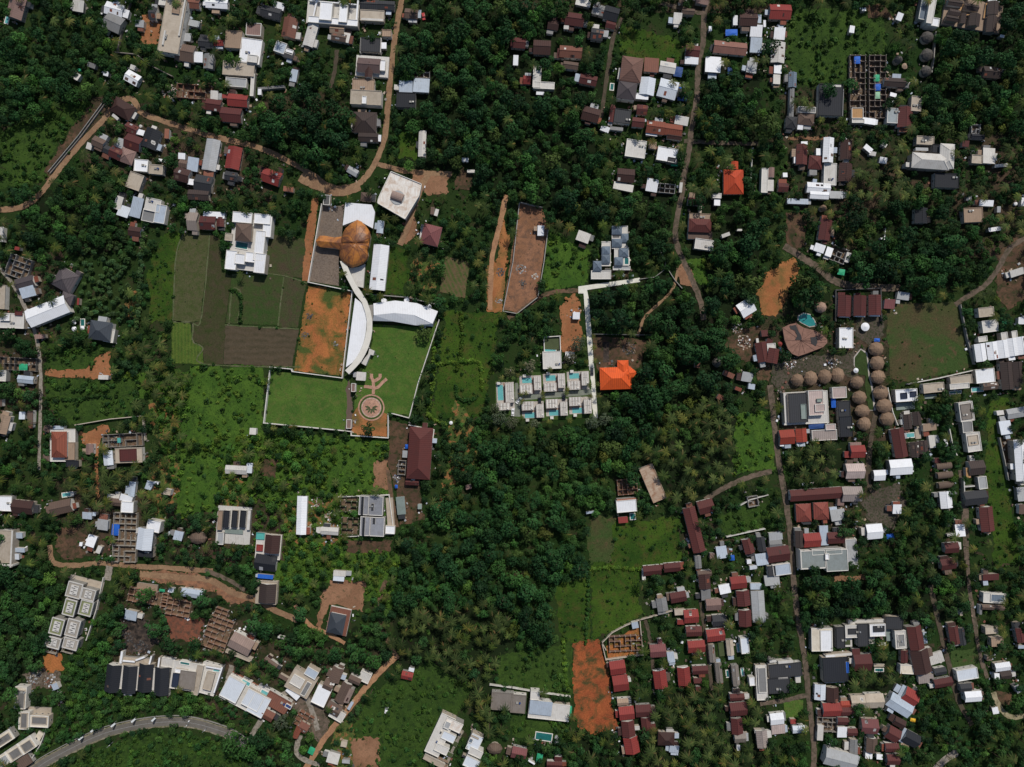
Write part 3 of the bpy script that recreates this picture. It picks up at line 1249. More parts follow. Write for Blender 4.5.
def ramp(nt, src, lo, hi):
    n = N(nt, 'ShaderNodeMapRange'); n.inputs[1].default_value = lo; n.inputs[2].default_value = hi
    nt.links.new(src, n.inputs[0]); return n.outputs[0]
def noise_n(nt, vec, scale, detail=4, dist=0.0):
    n = N(nt, 'ShaderNodeTexNoise'); n.inputs['Scale'].default_value = scale; n.inputs['Detail'].default_value = detail
    n.inputs['Roughness'].default_value = 0.65
    n.inputs['Distortion'].default_value = dist
    nt.links.new(vec, n.inputs['Vector']); return n.outputs[0]
def sc(c, k): return (c[0]*k, c[1]*k, c[2]*k)
def roofmat(name, col, dirt, dirtamt=0.5, rough=0.6, ribs=0.0, var=0.25, period=1.1):
    """weathered roof or wall: base colour, large stains, down-slope streaks, ribs, per-object tone"""
    m, nt, b = node_mat(name, rough, 0.3)
    v, rnd, raw = coords(nt)
    n1 = ramp(nt, noise_n(nt, v, 0.30, 6, .6), 0.40, 0.66)
    st = N(nt, 'ShaderNodeMapping'); st.inputs['Scale'].default_value = (1.3, 0.16, 0.16); nt.links.new(v, st.inputs['Vector'])
    n2 = ramp(nt, noise_n(nt, st.outputs[0], 1.0, 3), 0.38, 0.75)
    mul = N(nt, 'ShaderNodeMath', operation='MULTIPLY'); mul.inputs[1].default_value = dirtamt
    mx = N(nt, 'ShaderNodeMath', operation='MAXIMUM'); nt.links.new(n1, mx.inputs[0])
    h = N(nt, 'ShaderNodeMath', operation='MULTIPLY'); h.inputs[1].default_value = .8; nt.links.new(n2, h.inputs[0]); nt.links.new(h.outputs[0], mx.inputs[1])
    nt.links.new(mx.outputs[0], mul.inputs[0])
    tone = N(nt, 'ShaderNodeMapRange'); tone.inputs[3].default_value = 1-var; tone.inputs[4].default_value = 1+var*.6
    nt.links.new(rnd, tone.inputs[0])
    c = mixc(nt, mul.outputs[0], col, dirt)
    hsv = N(nt, 'ShaderNodeHueSaturation'); nt.links.new(c, hsv.inputs['Color']); nt.links.new(tone.outputs[0], hsv.inputs['Value'])
    c = hsv.outputs[0]
    if ribs:
        w = N(nt, 'ShaderNodeTexWave'); w.inputs['Scale'].default_value = 1/period/ (2*PI) * 6.2832/ (20/ (2*PI)) * 1.0
        w.inputs['Scale'].default_value = 0.314/period; nt.links.new(raw, w.inputs['Vector'])
        c = mixc(nt, ramp(nt, w.outputs[1], 0.0, 0.5), sc(col, 1-ribs), c)
        bp = N(nt, 'ShaderNodeBump'); bp.inputs['Strength'].default_value = 0.5; bp.inputs['Distance'].default_value = 0.06
        nt.links.new(w.outputs[1], bp.inputs['Height']); nt.links.new(bp.outputs[0], b.inputs['Normal'])
    nt.links.new(c, b.inputs['Base Color'])
    M[name] = m
TILE = {  # clay and painted tile or sheet: strong hue
 'red':(.25,.038,.032),'darkred':(.095,.024,.022),'maroon':(.105,.028,.024),'maroondark':(.055,.024,.02),'brown':(.13,.085,.065),
 'darkbrown':(.05,.034,.03),'mauve':(.24,.15,.13),'mauvedark':(.13,.085,.08),'mauvered':(.19,.065,.065),'terracotta':(.30,.12,.075),
 'terracottared':(.22,.055,.04),'orangetile':(.66,.095,.016),'redorange':(.32,.05,.03),'brownred':(.17,.09,.07),'purplegrey':(.085,.07,.075),
 'rust':(.19,.075,.05),'rustred':(.21,.06,.035),'rustpink':(.28,.13,.10),'rustgrey':(.28,.23,.2),'redtent':(.46,.06,.02),
 'brownbeige':(.28,.2,.17),'bluegrey':(.14,.18,.23),'bluegreydark':(.05,.06,.075),'darkgrey':(.036,.037,.042),'black':(.016,.018,.024),
 'tan':(.34,.24,.17),'orangetan':(.5,.28,.12),'mauvegrey':(.30,.25,.23),'mauvepale':(.48,.38,.35),'thatch':(.24,.155,.10),'thatchdark':(.125,.085,.062),
 'thatchpale':(.36,.24,.18),'thatchgrey':(.10,.09,.08),'solar':(.02,.03,.06)}
for k, c in TILE.items():
    roofmat(k, c, tuple(x*.55+.012 for x in c), .65, .75, .22, .22, 1.2)
METAL = {'white':(.74,.75,.78),'offwhite':(.56,.54,.51),'lightwhite':(.58,.62,.68),'lightblue':(.40,.46,.54),'lightgrey':(.36,.37,.38),'grey':(.20,.20,.20),
 'beige':(.42,.36,.29),'cream':(.66,.60,.50),'greydark':(.09,.09,.09),'flatgrey':(.23,.26,.26),'greyroof':(.16,.155,.15),'greybrown':(.20,.175,.155),
 'greygreen':(.22,.27,.25),'greyglass':(.30,.34,.36),'rustbeige':(.36,.25,.18),'concrete':(.34,.31,.27),'greenconc':(.20,.22,.11),'greyvilla':(.24,.25,.28),
 'greyslab':(.27,.26,.25),'redbrick':(.24,.12,.08),'brickframe':(.27,.16,.11),'brownconc':(.13,.10,.085),'darkconc':(.09,.085,.08),'redfound':(.20,.12,.09),
 'greyrubble':(.22,.2,.18),'mossy':(.06,.08,.03),'teal':(.08,.36,.33),'green':(.03,.34,.17),'greenpale':(.25,.45,.3),'blue':(.015,.11,.5),'bluedark':(.02,.06,.2),'yellow':(.7,.4,.03),
 'wallwhite':(.62,.60,.56),'wallgrey':(.30,.29,.27),'wallcream':(.46,.40,.33)}
for k, c in METAL.items():
    roofmat(k, c, (c[0]*.55, c[1]*.50, c[2]*.44), .5 if k not in ('white','lightwhite') else .28, .65, .05 if k in ('white','lightwhite') else .10 if k in ('offwhite','lightblue','lightgrey','grey') else 0.0, .12, 1.0)
roofmat('canopywhite', (.64,.61,.55), (.45,.42,.36), .4, .7, 0, .05)
roofmat('rustbeige', (.42,.33,.25), (.22,.10,.05), .9, .7, 0, .05)
roofmat('whitestained', (.70,.68,.64), (.38,.24,.15), .75, .7, 0, .05)
def simple(name, col, rough=.6, spec=.4, var=.15, scale=.8, bump=0):
    m, nt, b = node_mat(name, rough, spec); v, rnd, raw = coords(nt)
    n = noise_n(nt, v, scale, 4)
    nt.links.new(mixc(nt, ramp(nt, n, .3, .7), sc(col, 1-var), sc(col, 1+var)), b.inputs['Base Color'])
    M[name] = m
simple('glass', (.03,.04,.05), .15, .6); simple('door', (.12,.07,.04)); simple('trunkmat', (.09,.065,.045)); simple('iron', (.25,.26,.27), .45)
simple('lampwhite', (.6,.6,.6)); simple('bannerwhite', (.72,.76,.8)); simple('tyre', (.02,.02,.02)); simple('carblack',(.03,.03,.035),.3,.6); simple('carwhite',(.75,.75,.75),.3,.6); simple('carred',(.4,.03,.03),.3,.6)
simple('soilfloor', (.13,.09,.06), .95, .1, .45, .5)
simple('canvas', (.7,.7,.72)); simple('white_trim', (.66,.63,.58), .7, .3, .1)
simple('umbred', (.6,.08,.03))
# pool water
m, nt, b = node_mat('poolwater', .08, .5); v, rnd, raw = coords(nt)
nt.links.new(mixc(nt, ramp(nt, noise_n(nt, v, .6, 2), .3, .7), (.10,.34,.35), (.14,.40,.40)), b.inputs['Base Color']); M['pool_teal'] = m
m, nt, b = node_mat('poolwaterdark', .08, .5); v, rnd, raw = coords(nt)
nt.links.new(mixc(nt, ramp(nt, noise_n(nt, v, .6, 2), .3, .7), (.012,.10,.10), (.025,.15,.14)), b.inputs['Base Color']); M['pool_tealdark'] = m
m, nt, b = node_mat('lagoonwater', .08, .5); v, rnd, raw = coords(nt)
nt.links.new(mixc(nt, ramp(nt, noise_n(nt, v, .6, 2), .3, .7), (.02,.19,.19), (.035,.23,.23)), b.inputs['Base Color']); M['pool_lagoon'] = m
# ground materials: three colours blended by two noises
def ground(name, a, b_, c, s1=.05, s2=.35, lo=.42, hi=.6, lo2=.45, hi2=.65, wave=None, fine=.25):
    m, nt, b = node_mat(name, .95, .1); v, rnd, raw = coords(nt, False)
    n1 = ramp(nt, noise_n(nt, v, s1, 7, .8), lo, hi); n2 = ramp(nt, noise_n(nt, v, s2, 5, .4), lo2, hi2)
    col = mixc(nt, n1, a, b_); col = mixc(nt, n2, col, c)
    if wave:
        mp = N(nt, 'ShaderNodeMapping'); mp.inputs['Rotation'].default_value = (0,0,math.radians(wave[0])); nt.links.new(v, mp.inputs['Vector'])
        w = N(nt, 'ShaderNodeTexWave'); w.inputs['Scale'].default_value = .314/wave[1]; w.inputs['Distortion'].default_value = wave[2]; w.inputs['Detail'].default_value = 2
        nt.links.new(mp.outputs[0], w.inputs['Vector'])
        mul = N(nt, 'ShaderNodeMath', operation='MULTIPLY'); mul.inputs[1].default_value = wave[3]; nt.links.new(w.outputs[1], mul.inputs[0])
        col = mixc(nt, mul.outputs[0], col, wave[4])
    n3 = ramp(nt, noise_n(nt, v, 1.6, 3), .25, .75)
    hs = N(nt, 'ShaderNodeHueSaturation'); mr = N(nt, 'ShaderNodeMapRange'); mr.inputs[3].default_value = 1-fine; mr.inputs[4].default_value = 1+fine
    nt.links.new(n3, mr.inputs[0]); nt.links.new(mr.outputs[0], hs.inputs['Value']); nt.links.new(col, hs.inputs['Color'])
    nt.links.new(hs.outputs[0], b.inputs['Base Color'])
    M[name] = m
GR=(.045,.085,.018); GD=(.025,.055,.014); GB=(.085,.14,.028); BR=(.085,.055,.035); OR=(.33,.13,.045)
ground('groundmat', (.013,.032,.007), (.022,.038,.010), (.040,.030,.018), .03, .12, .4, .6, .55, .7)
ground('villagefloor', (.014,.026,.008), (.070,.046,.031), (.036,.027,.017), .06, .2, .42,.62,.5,.7, fine=.4)
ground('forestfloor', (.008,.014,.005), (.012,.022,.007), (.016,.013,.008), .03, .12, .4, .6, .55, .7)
ground('grassG', (.018,.046,.007), (.042,.080,.010), (.062,.055,.016), .045, .16, .36,.6,.5,.72, fine=.45)
ground('grassT', (.034,.080,.012), (.058,.112,.016), (.022,.046,.010), .06, .3, .35,.62,.5,.7, fine=.4)
ground('grassS', (.025,.052,.010), (.042,.078,.014), (.014,.028,.008), .06, .3, .35,.65,.48,.7, fine=.4)
ground('grassU', (.030,.062,.012), (.036,.072,.013), (.015,.03,.008), .07, .4)
ground('lawn', (.070,.125,.022), (.044,.094,.017), (.10,.115,.032), .06, .3, .36,.62,.48,.75, fine=.4)
ground('orange', (.34,.145,.055), (.27,.105,.042), (.11,.09,.03), .06, .12, .4,.6,.45,.7)
ground('orange2', (.30,.13,.06), (.24,.10,.045), (.12,.09,.04), .08, .4, .4,.6,.55,.7)
ground('orange3', (.27,.145,.085), (.20,.105,.06), (.11,.075,.04), .07, .4, .4,.6,.55,.7)
ground('orangegrass', (.36,.135,.045), (.29,.105,.038), (.06,.08,.02), .05, .08, .4,.6,.42,.60, fine=.4)
ground('orangered', (.21,.055,.024), (.31,.09,.032), (.06,.052,.02), .05, .13, .35,.6,.46,.62, fine=.45)
ground('dirtlot', (.26,.13,.075), (.20,.10,.055), (.13,.075,.05), .06, .3)
ground('gravelbrown', (.15,.12,.10), (.18,.14,.11), (.12,.09,.07), .08, .9)
ground('gravelgrey', (.070,.055,.043), (.095,.075,.06), (.022,.036,.012), .08, .9)
ground('brownwet', (.075,.045,.03), (.12,.068,.042), (.030,.036,.015), .08, .3)
ground('redearth', (.20,.075,.045), (.15,.06,.04), (.08,.05,.035), .1, .4)
ground('burnt', (.02,.017,.015), (.05,.04,.035), (.09,.065,.05), .1, .4)
ground('rubble', (.16,.135,.11), (.11,.085,.06), (.07,.05,.035), .12, .5, .35,.65,.42,.65, fine=.5)
ground('vegplot', (.07,.10,.025), (.05,.08,.02), (.24,.11,.045), .07, .22, .4,.6,.5,.6)
ground('cropdark', (.05,.08,.02), (.07,.09,.03), (.12,.08,.045), .07, .3, wave=(-25,2.4,1.0,.6,(.13,.085,.05)))
ground('crop', (.05,.095,.016), (.075,.115,.02), (.04,.07,.015), .07, .3, wave=(0,2.0,1.5,.5,(.10,.125,.026)), fine=.4)
ground('grassbrown', (.038,.066,.018), (.066,.055,.026), (.10,.06,.035), .035, .16, .45,.62,.56,.7, fine=.45)
ground('paddy1', (.078,.072,.036), (.060,.070,.026), (.046,.062,.018), .05, .3, wave=(15,2.2,2.,.3,(.055,.066,.024)), fine=.4)
ground('paddy2', (.056,.045,.026), (.045,.046,.020), (.034,.046,.014), .04, .2, fine=.4)
ground('paddy3', (.050,.054,.024), (.038,.058,.016), (.060,.046,.028), .04, .2, fine=.4)
ground('paddy4', (.040,.058,.018), (.030,.058,.014), (.052,.050,.024), .04, .2, fine=.4)
ground('paddy5', (.066,.052,.032), (.052,.044,.026), (.080,.060,.038), .05, .3, wave=(90,3.6,5.,.4,(.095,.072,.05)))
ground('dirtroad', (.27,.17,.10), (.21,.125,.075), (.13,.085,.05), .1, .5, .4,.6,.55,.75)
ground('dirtroad2', (.36,.20,.11), (.28,.15,.085), (.2,.12,.06), .1, .5, .4,.6,.55,.75)
ground('brownroad', (.15,.09,.06), (.12,.07,.045), (.06,.055,.03), .1, .4)
ground('pathgrey', (.115,.085,.065), (.15,.11,.085), (.06,.055,.035), .1, .4)
ground('pathdark', (.075,.055,.042), (.10,.075,.055), (.05,.05,.03), .1, .4)
ground('tanpath', (.33,.28,.18), (.26,.22,.14), (.12,.11,.06), .1, .4)
ground('concpath', (.24,.21,.18), (.29,.26,.22), (.15,.13,.10), .1, .6)
ground('asphalt', (.13,.12,.105), (.155,.14,.125), (.115,.105,.09), .05, .3, fine=.04)
ground('verge', (.26,.23,.17), (.20,.17,.12), (.10,.10,.05), .1, .6)
ground('whitepave', (.66,.64,.56), (.60,.58,.50), (.70,.69,.62), .1, .6, fine=.05)
ground('greypave', (.17,.19,.155), (.20,.21,.18), (.15,.16,.13), .1, .6, fine=.08)
ground('tanpave', (.30,.20,.15), (.26,.17,.13), (.34,.25,.2), .1, .6, fine=.1)
ground('palepave', (.46,.42,.38), (.40,.36,.33), (.33,.29,.26), .2, .7)
ground('pinkpave', (.46,.27,.19), (.38,.21,.15), (.30,.18,.13), .2, .7)
ground('hedgegrass', (.04,.075,.02), (.055,.09,.02), (.035,.06,.02), .2, .7)
ground('pondgreen', (.03,.05,.015), (.04,.065,.02), (.03,.045,.015), .2, .7)
simple('deckbrown', (.22,.12,.09), .8, .2, .2, .5); simple('plantshadow', (.02,.018,.02))
# copper roof
m, nt, b = node_mat('copper', .5, .4); v, rnd, raw = coords(nt, False)
c = mixc(nt, ramp(nt, noise_n(nt, v, .10, 5, 1.2), .42, .58), (.13,.05,.022), (.40,.15,.03))
c = mixc(nt, ramp(nt, noise_n(nt, v, .5, 4, .4), .5, .75), c, (.25,.09,.03)); nt.links.new(c, b.inputs['Base Color']); M['copper'] = m
# foliage: colour comes from the 'tint' attribute, toned per object
def leafmat(name, rough=.7):
    m, nt, b = node_mat(name, rough, .15)
    at = N(nt, 'ShaderNodeAttribute', attribute_name='tint'); oi = N(nt, 'ShaderNodeObjectInfo')
    hs = N(nt, 'ShaderNodeHueSaturation'); hs.inputs['Saturation'].default_value = 1.0; mr = N(nt, 'ShaderNodeMapRange'); mr.inputs[3].default_value = .65; mr.inputs[4].default_value = 1.3
    nt.links.new(oi.outputs['Random'], mr.inputs[0]); nt.links.new(mr.outputs[0], hs.inputs['Value'])
    nt.links.new(at.outputs['Color'], hs.inputs['Color']); nt.links.new(hs.outputs[0], b.inputs['Base Color'])
    tr = N(nt, 'ShaderNodeBsdfTranslucent'); mx = N(nt, 'ShaderNodeMixShader'); mx.inputs[0].default_value = .18
    nt.links.new(hs.outputs[0], tr.inputs['Color']); nt.links.new(b.outputs[0], mx.inputs[1]); nt.links.new(tr.outputs[0], mx.inputs[2])
    nt.links.new(mx.outputs[0], nt.nodes['Material Output'].inputs['Surface'])
    M[name] = m
leafmat('leaf')
# ------------------------------------------------------------------ mesh helpers
class MB:
    def __init__(s): s.v = []; s.f = []; s.mi = []; s.m = []
    def mat(s, name):
        if name not in s.m: s.m.append(name)
        return s.m.index(name)
    def faces(s, vs, fs, m):
        o = len(s.v); s.v += [tuple(p) for p in vs]; k = s.mat(m)
        for f in fs: s.f.append([i+o for i in f]); s.mi.append(k)
    def box(s, cx, cy, z0, z1, w, d, m, ang=0.0):
        c, n = math.cos(ang), math.sin(ang); vs = []
        for z in (z0, z1):
            for x, y in ((-w/2,-d/2),(w/2,-d/2),(w/2,d/2),(-w/2,d/2)): vs.append((cx+x*c-y*n, cy+x*n+y*c, z))
        s.faces(vs, [(3,2,1,0),(4,5,6,7),(0,1,5,4),(1,2,6,5),(2,3,7,6),(3,0,4,7)], m)
    def prism(s, pts, z0, z1, m):
        n = len(pts); a = sum(pts[i][0]*pts[(i+1)%n][1]-pts[(i+1)%n][0]*pts[i][1] for i in range(n))
        if a < 0: pts = pts[::-1]
        tri = tessellate_polygon([[Vector((p[0],p[1],0)) for p in pts]])
        vs = [(p[0],p[1],z0) for p in pts]+[(p[0],p[1],z1) for p in pts]; fs = []
        for t in tri:
            a_, b_, c_ = t
            cr = (pts[b_][0]-pts[a_][0])*(pts[c_][1]-pts[a_][1])-(pts[b_][1]-pts[a_][1])*(pts[c_][0]-pts[a_][0])
            if cr < 0: b_, c_ = c_, b_
            fs.append((a_+n, b_+n, c_+n))
            if z0 != z1: fs.append((c_, b_, a_))
        if z0 != z1:
            for i in range(n): j = (i+1)%n; fs.append((i, j, j+n, i+n))
        else:
            vs = vs[n:]; fs = [tuple(i-n for i in f) for f in fs]
        s.faces(vs, fs, m)
    def cyl(s, cx, cy, z0, z1, r0, r1, m, seg=10, cap=True):
        vs = [(cx+r*math.cos(2*PI*i/seg), cy+r*math.sin(2*PI*i/seg), z) for z, r in ((z0,r0),(z1,r1)) for i in range(seg)]
        fs = [(i,(i+1)%seg,(i+1)%seg+seg,i+seg) for i in range(seg)]
        if cap: fs += [tuple(range(seg, 2*seg)), tuple(range(seg-1,-1,-1))]
        s.faces(vs, fs, m)
    def build(s, name, parent=None, loc=None, rot=0.0):
        me = bpy.data.meshes.new(name); me.from_pydata(s.v, [], s.f)
        for k in s.m: me.materials.append(M[k])
        if len(s.m) > 1: me.polygons.foreach_set('material_index', s.mi)
        me.update(); return link(name, me, parent, loc, rot)
def link(name, me, parent=None, loc=None, rot=0.0):
    o = bpy.data.objects.new(name, me); C.objects.link(o)
    if parent is not None: o.parent = parent
    if loc is not None: o.location = loc
    o.rotation_euler = (0,0,rot); return o
THINGS = []   # (object, label stem, category, map x, map y)
def thing(o, stem, cat, group, mx, my, label=None):
    o['category'] = cat
    if group: o['group'] = group
    if label: o['label'] = label
    else: THINGS.append((o, stem, mx, my))
    return o
def struct(o, kind='structure'): o['kind'] = kind; return o
def rel(root, x, y):   # world point -> root frame
    dx, dy = x-root.location.x, y-root.location.y; a = -root.rotation_euler.z
    return dx*math.cos(a)-dy*math.sin(a), dx*math.sin(a)+dy*math.cos(a)
# shared window and door meshes
def mk_shared():
    b = MB(); b.box(0,0,-.6,.6,1.3,.06,'white_trim'); b.box(0,-.035,-.5,.5,1.1,.03,'glass'); o = b.build('window'); wm = o.data; bpy.data.objects.remove(o)
    b = MB(); b.box(0,0,0,2.1,1.0,.06,'white_trim'); b.box(0,-.035,.02,2.0,.85,.03,'door'); o = b.build('door'); dm = o.data; bpy.data.objects.remove(o)
    return wm, dm
WIN, DOOR = mk_shared()
def openings(root, w, d, z, ox=0, oy=0, rot=0.0, n_max=3, two=False):
    nx = max(1, min(n_max, int(w/3.6)))
    pts = []
    for sgn in (-1, 1):
        for i in range(nx):
            x = (i+.5-nx/2)*w/nx
            pts.append((x, sgn*(d/2+.02), 0 if sgn < 0 else PI, sgn < 0 and i == nx//2))
    pts.append((-w/2-.02, 0, -PI/2, False)); pts.append((w/2+.02, 0, PI/2, False))
    c, s = math.cos(rot), math.sin(rot)
    for x, y, r, isdoor in pts:
        X, Y = ox+x*c-y*s, oy+x*s+y*c
        if isdoor: link('door', DOOR, root, (X, Y, 0.02), r+rot)
        elif z > 2.2: link('window', WIN, root, (X, Y, min(z-1.0, 1.6)), r+rot)
        if z > 5.2 and not isdoor: link('window', WIN, root, (X, Y, z-1.2), r+rot)
WORD = {'offwhite':'off-white','lightwhite':'white','lightblue':'pale blue-grey','lightgrey':'light grey','darkgrey':'dark grey','darkred':'dark red','maroondark':'dark maroon',
 'darkbrown':'dark brown','mauvedark':'dusky mauve','mauvered':'dusty red','terracottared':'terracotta red','redorange':'orange-red','brownred':'reddish brown','purplegrey':'purplish grey',
 'rustred':'rusty red','rustpink':'rusty pink','rustgrey':'rusty grey','brownbeige':'beige-brown','bluegrey':'blue-grey','bluegreydark':'dark blue-grey','orangetan':'orange-tan','mauvegrey':'mauve-grey',
 'mauvepale':'pale mauve','flatgrey':'blue-grey','greyroof':'grey','greybrown':'grey-brown','greygreen':'grey-green','greyglass':'glazed grey','rustbeige':'stained beige','greenconc':'mossy concrete',
 'greyvilla':'grey','greyslab':'grey concrete','redbrick':'red brick','brickframe':'brown brick','brownconc':'brown concrete','darkconc':'dark concrete','redfound':'reddish brick','greyrubble':'grey block',
 'mossy':'mossy','tealdark':'dark teal','greenpale':'pale green','bluedark':'dark blue','thatchdark':'dark brown','thatchpale':'pale brown','thatchgrey':'grey-brown','thatch':'brown','greydark':'dark grey','solar':'black'}
def word(c): return WORD.get(c, c)
def size_word(a, asp):
    w = 'tiny' if a < 14 else 'small' if a < 42 else 'mid-sized' if a < 105 else 'large'
    if asp > 2.3: w = ('short ' if a < 25 else 'long ') + ('narrow' if a < 150 else '')
    return w.strip()
jit = [0]
def jz():
    jit[0] += 1; return (jit[0] % 61)*.0023
def wallcol():
    return R.choice(['wallwhite','wallwhite','wallcream','wallgrey'])
def roof_volume(root, kind, w, d, z, col, ox=0, oy=0, rot=0.0, top=True):
    """one building volume in the root's frame; w along local x, z eaves height"""
    ov = .45 if min(w, d) > 5 else .2
    j = jz(); W_, D_ = w-2*ov, d-2*ov
    loc = (ox, oy, 0)
    wc = wallcol()
    metal = col in ('white','offwhite','lightwhite','lightblue','lightgrey','grey')
    if kind == 'G':
        rise = d/2*(.27 if metal else .42)
        if z > 4.9: rise = d/2*.3
        b = MB(); pr = [(-D_/2,0),(D_/2,0),(D_/2,z-.06),(0,z-.06+rise*(D_/d)),(-D_/2,z-.06)]
        vs = [(x,y,zz) for x in (-W_/2,W_/2) for y,zz in pr]
        b.faces(vs, [(4,3,2,1,0),(5,6,7,8,9)]+[(i,(i+1)%5,(i+1)%5+5,i+5) for i in range(5)], wc); wl = b.build('wall', root, loc, rot)
        b = MB(); t = .14
        for s in (-1, 1):
            vs = [(-w/2,s*d/2,z-.1+j),(w/2,s*d/2,z-.1+j),(w/2,0,z+rise+j),(-w/2,0,z+rise+j)]; vs += [(x,y,zz+t) for x,y,zz in vs]
            fs = [(0,1,2,3),(7,6,5,4),(0,4,5,1),(1,5,6,2),(3,2,6,7),(0,3,7,4)]
            if s < 0: fs = [f[::-1] for f in fs]
            b.faces(vs, fs, col)
        rf = b.build('roof', root, loc, rot)
        if w > 7:
            b = MB(); b.box(0,0,z+rise+j+t-.02,z+rise+j+t+.1,w+.05,.34,col); link_o = b.build('ridge_cap', rf)
    elif kind == 'H':
        m = min(w, d); rise = m/2*.5; L = max(0, w-d)/2 if w >= d else 0; L2 = max(0, d-w)/2 if d > w else 0
        b = MB(); b.box(0,0,0,z-.02,W_,D_,wc); b.build('wall', root, loc, rot)
        b = MB(); L = max(L, .05 if L2 == 0 else 0)
        base = [(-w/2,-d/2,z+j),(w/2,-d/2,z+j),(w/2,d/2,z+j),(-w/2,d/2,z+j)]
        if w >= d:
            vs = base+[(-L,0,z+rise+j),(L,0,z+rise+j)]; fs = [(0,1,5,4),(1,2,5),(2,3,4,5),(3,0,4),(3,2,1,0)]
        else:
            vs = base+[(0,-L2,z+rise+j),(0,L2,z+rise+j)]; fs = [(0,1,4),(1,2,5,4),(2,3,5),(3,0,4,5),(3,2,1,0)]
        b.faces(vs, fs, col); rf = b.build('roof', root, loc, rot)
        b = MB()
        apex = [Vector(vs[4]), Vector(vs[5])]
        def rod(a, c_):
            dv = (c_-a); n = Vector((-dv.y,dv.x,0)); n = n.normalized()*.16 if n.length > 1e-4 else Vector((.16,0,0)); up = Vector((0,0,.10))
            p = [a-n,a+n,c_+n,c_-n]; q = [x+up for x in p]; b.faces([tuple(x-Vector((0,0,.02))) for x in p]+[tuple(x) for x in q], [(3,2,1,0),(4,5,6,7),(0,1,5,4),(1,2,6,5),(2,3,7,6),(3,0,4,7)], col)
        if m > 5:
            for i, cpt in enumerate(base):
                k = (0 if (i in (0,3)) else 1) if w >= d else (0 if i in (0,1) else 1)
                rod(Vector(cpt), apex[k])
            b.build('hip_cap', rf)
    elif kind == 'S':
        b = MB(); b.box(0,0,0,z-.12,W_,D_,wc); b.build('wall', root, loc, rot)
        b = MB(); sl = min(d,w)*.06*R.choice([-1,1]); t = .12
        vs = [(-w/2,-d/2,z-sl),(w/2,-d/2,z-sl),(w/2,d/2,z+sl),(-w/2,d/2,z+sl)]; vs = [(x,y,zz+j+abs(sl)) for x,y,zz in vs]; vs += [(x,y,zz+t) for x,y,zz in vs]
        b.faces(vs, [(3,2,1,0),(4,5,6,7),(0,1,5,4),(1,2,6,5),(2,3,7,6),(3,0,4,7)], col); b.build('roof', root, loc, rot)
    elif kind == 'F':
        wcol = wc if z > 1.5 else 'wallgrey'
        b = MB(); b.box(0,0,0,z-.15,w-.1,d-.1,wcol); b.build('wall', root, loc, rot)
        b = MB(); b.box(0,0,z-.15,z+j,w-.3,d-.3,col); rf = b.build('roof', root, loc, rot)
        pc = 'white_trim' if col not in ('beige','rustbeige','tan','greyroof','solar') else ('wallcream' if col != 'solar' else 'grey')
        if min(w,d) > 2.0 and z > 2.2:
            if col in ('black','darkgrey','solar','mossy','greyslab','brown','greybrown','rust','darkred','red','blue','teal','tan','rustbeige','greygreen'): pc = col
            b = MB(); t = .25; zz = z+.35+j
            b.box(0,-d/2+t/2,z-.15,zz,w,t,pc); b.box(0,d/2-t/2,z-.15,zz,w,t,pc); b.box(-w/2+t/2,0,z-.15,zz-.003,t,d-2*t,pc); b.box(w/2-t/2,0,z-.15,zz-.003,t,d-2*t,pc)
            b.build('parapet', rf)
        if w*d > 45 and z > 3 and top and R.random() < .45:
            b = MB(); x, y = w*R.uniform(-.3,.3), d*R.uniform(-.3,.3)
            b.box(x,y,z+j,z+j+.7,1.4,1.1,'wallgrey'); b.cyl(x+1.6,y,z+j,z+j+1.0,.5,.5,R.choice(['white_trim','iron','bluedark']),8); b.build('rooftop_tank', rf)
    return z
def ruin(root, w, d, col, z=2.7):
    b = MB(); b.box(0,0,0,.12,w-.1,d-.1,'soilfloor'); b.build('floor_slab', root)
    b = MB(); t = .28; nx = max(1, round(w/3.3)); ny = max(1, round(d/3.3)); k = 0
    for i in range(nx+1):
        for jj in range(ny):
            if (i in (0,nx) and R.random() < .93) or R.random() < .72:
                b.box(-w/2+i*w/nx, -d/2+(jj+.5)*d/ny, .1, z*R.uniform(.75,1)+.0, t, d/ny-.3, col)
    for jj in range(ny+1):
        for i in range(nx):
            if (jj in (0,ny) and R.random() < .93) or R.random() < .72:
                b.box(-w/2+(i+.5)*w/nx, -d/2+jj*d/ny, .1, z*R.uniform(.75,1)-.004, w/nx-.3, t, col)
    for i in range(nx+1):
        for jj in range(ny+1): b.box(-w/2+i*w/nx, -d/2+jj*d/ny, .1, z+.15+.01*((i+jj)%2), .36, .36, 'concrete')
    b.build('brick_wall', root)
    b = MB()
    for k in range(int(w*d/9)):
        x, y = R.uniform(-.45,.45)*w, R.uniform(-.45,.45)*d
        b.box(x,y,.1,.1+R.uniform(.1,.5),R.uniform(.3,1.3),R.uniform(.3,.9),R.choice([col,'lightgrey','beige','soilfloor','redbrick']),R.uniform(0,3))
    b.build('building_rubble', root)
def pool(root, w, d, col, z=.0, ox=0, oy=0, rot=0):
    b = MB(); t = .45; h = z+.28
    b.box(0,-d/2+t/2,0,h,w,t,'white_trim'); b.box(0,d/2-t/2,0,h,w,t,'white_trim'); b.box(-w/2+t/2,0,0,h-.003,t,d-2*t,'white_trim'); b.box(w/2-t/2,0,0,h-.003,t,d-2*t,'white_trim')
    b.build('pool_rim', root, (ox,oy,0), rot)
    b = MB(); b.box(0,0,0,h-.09,w-2*t,d-2*t,'pool_teal' if col != 'tealdark' else 'pool_tealdark'); b.build('pool_water', root, (ox,oy,0), rot)
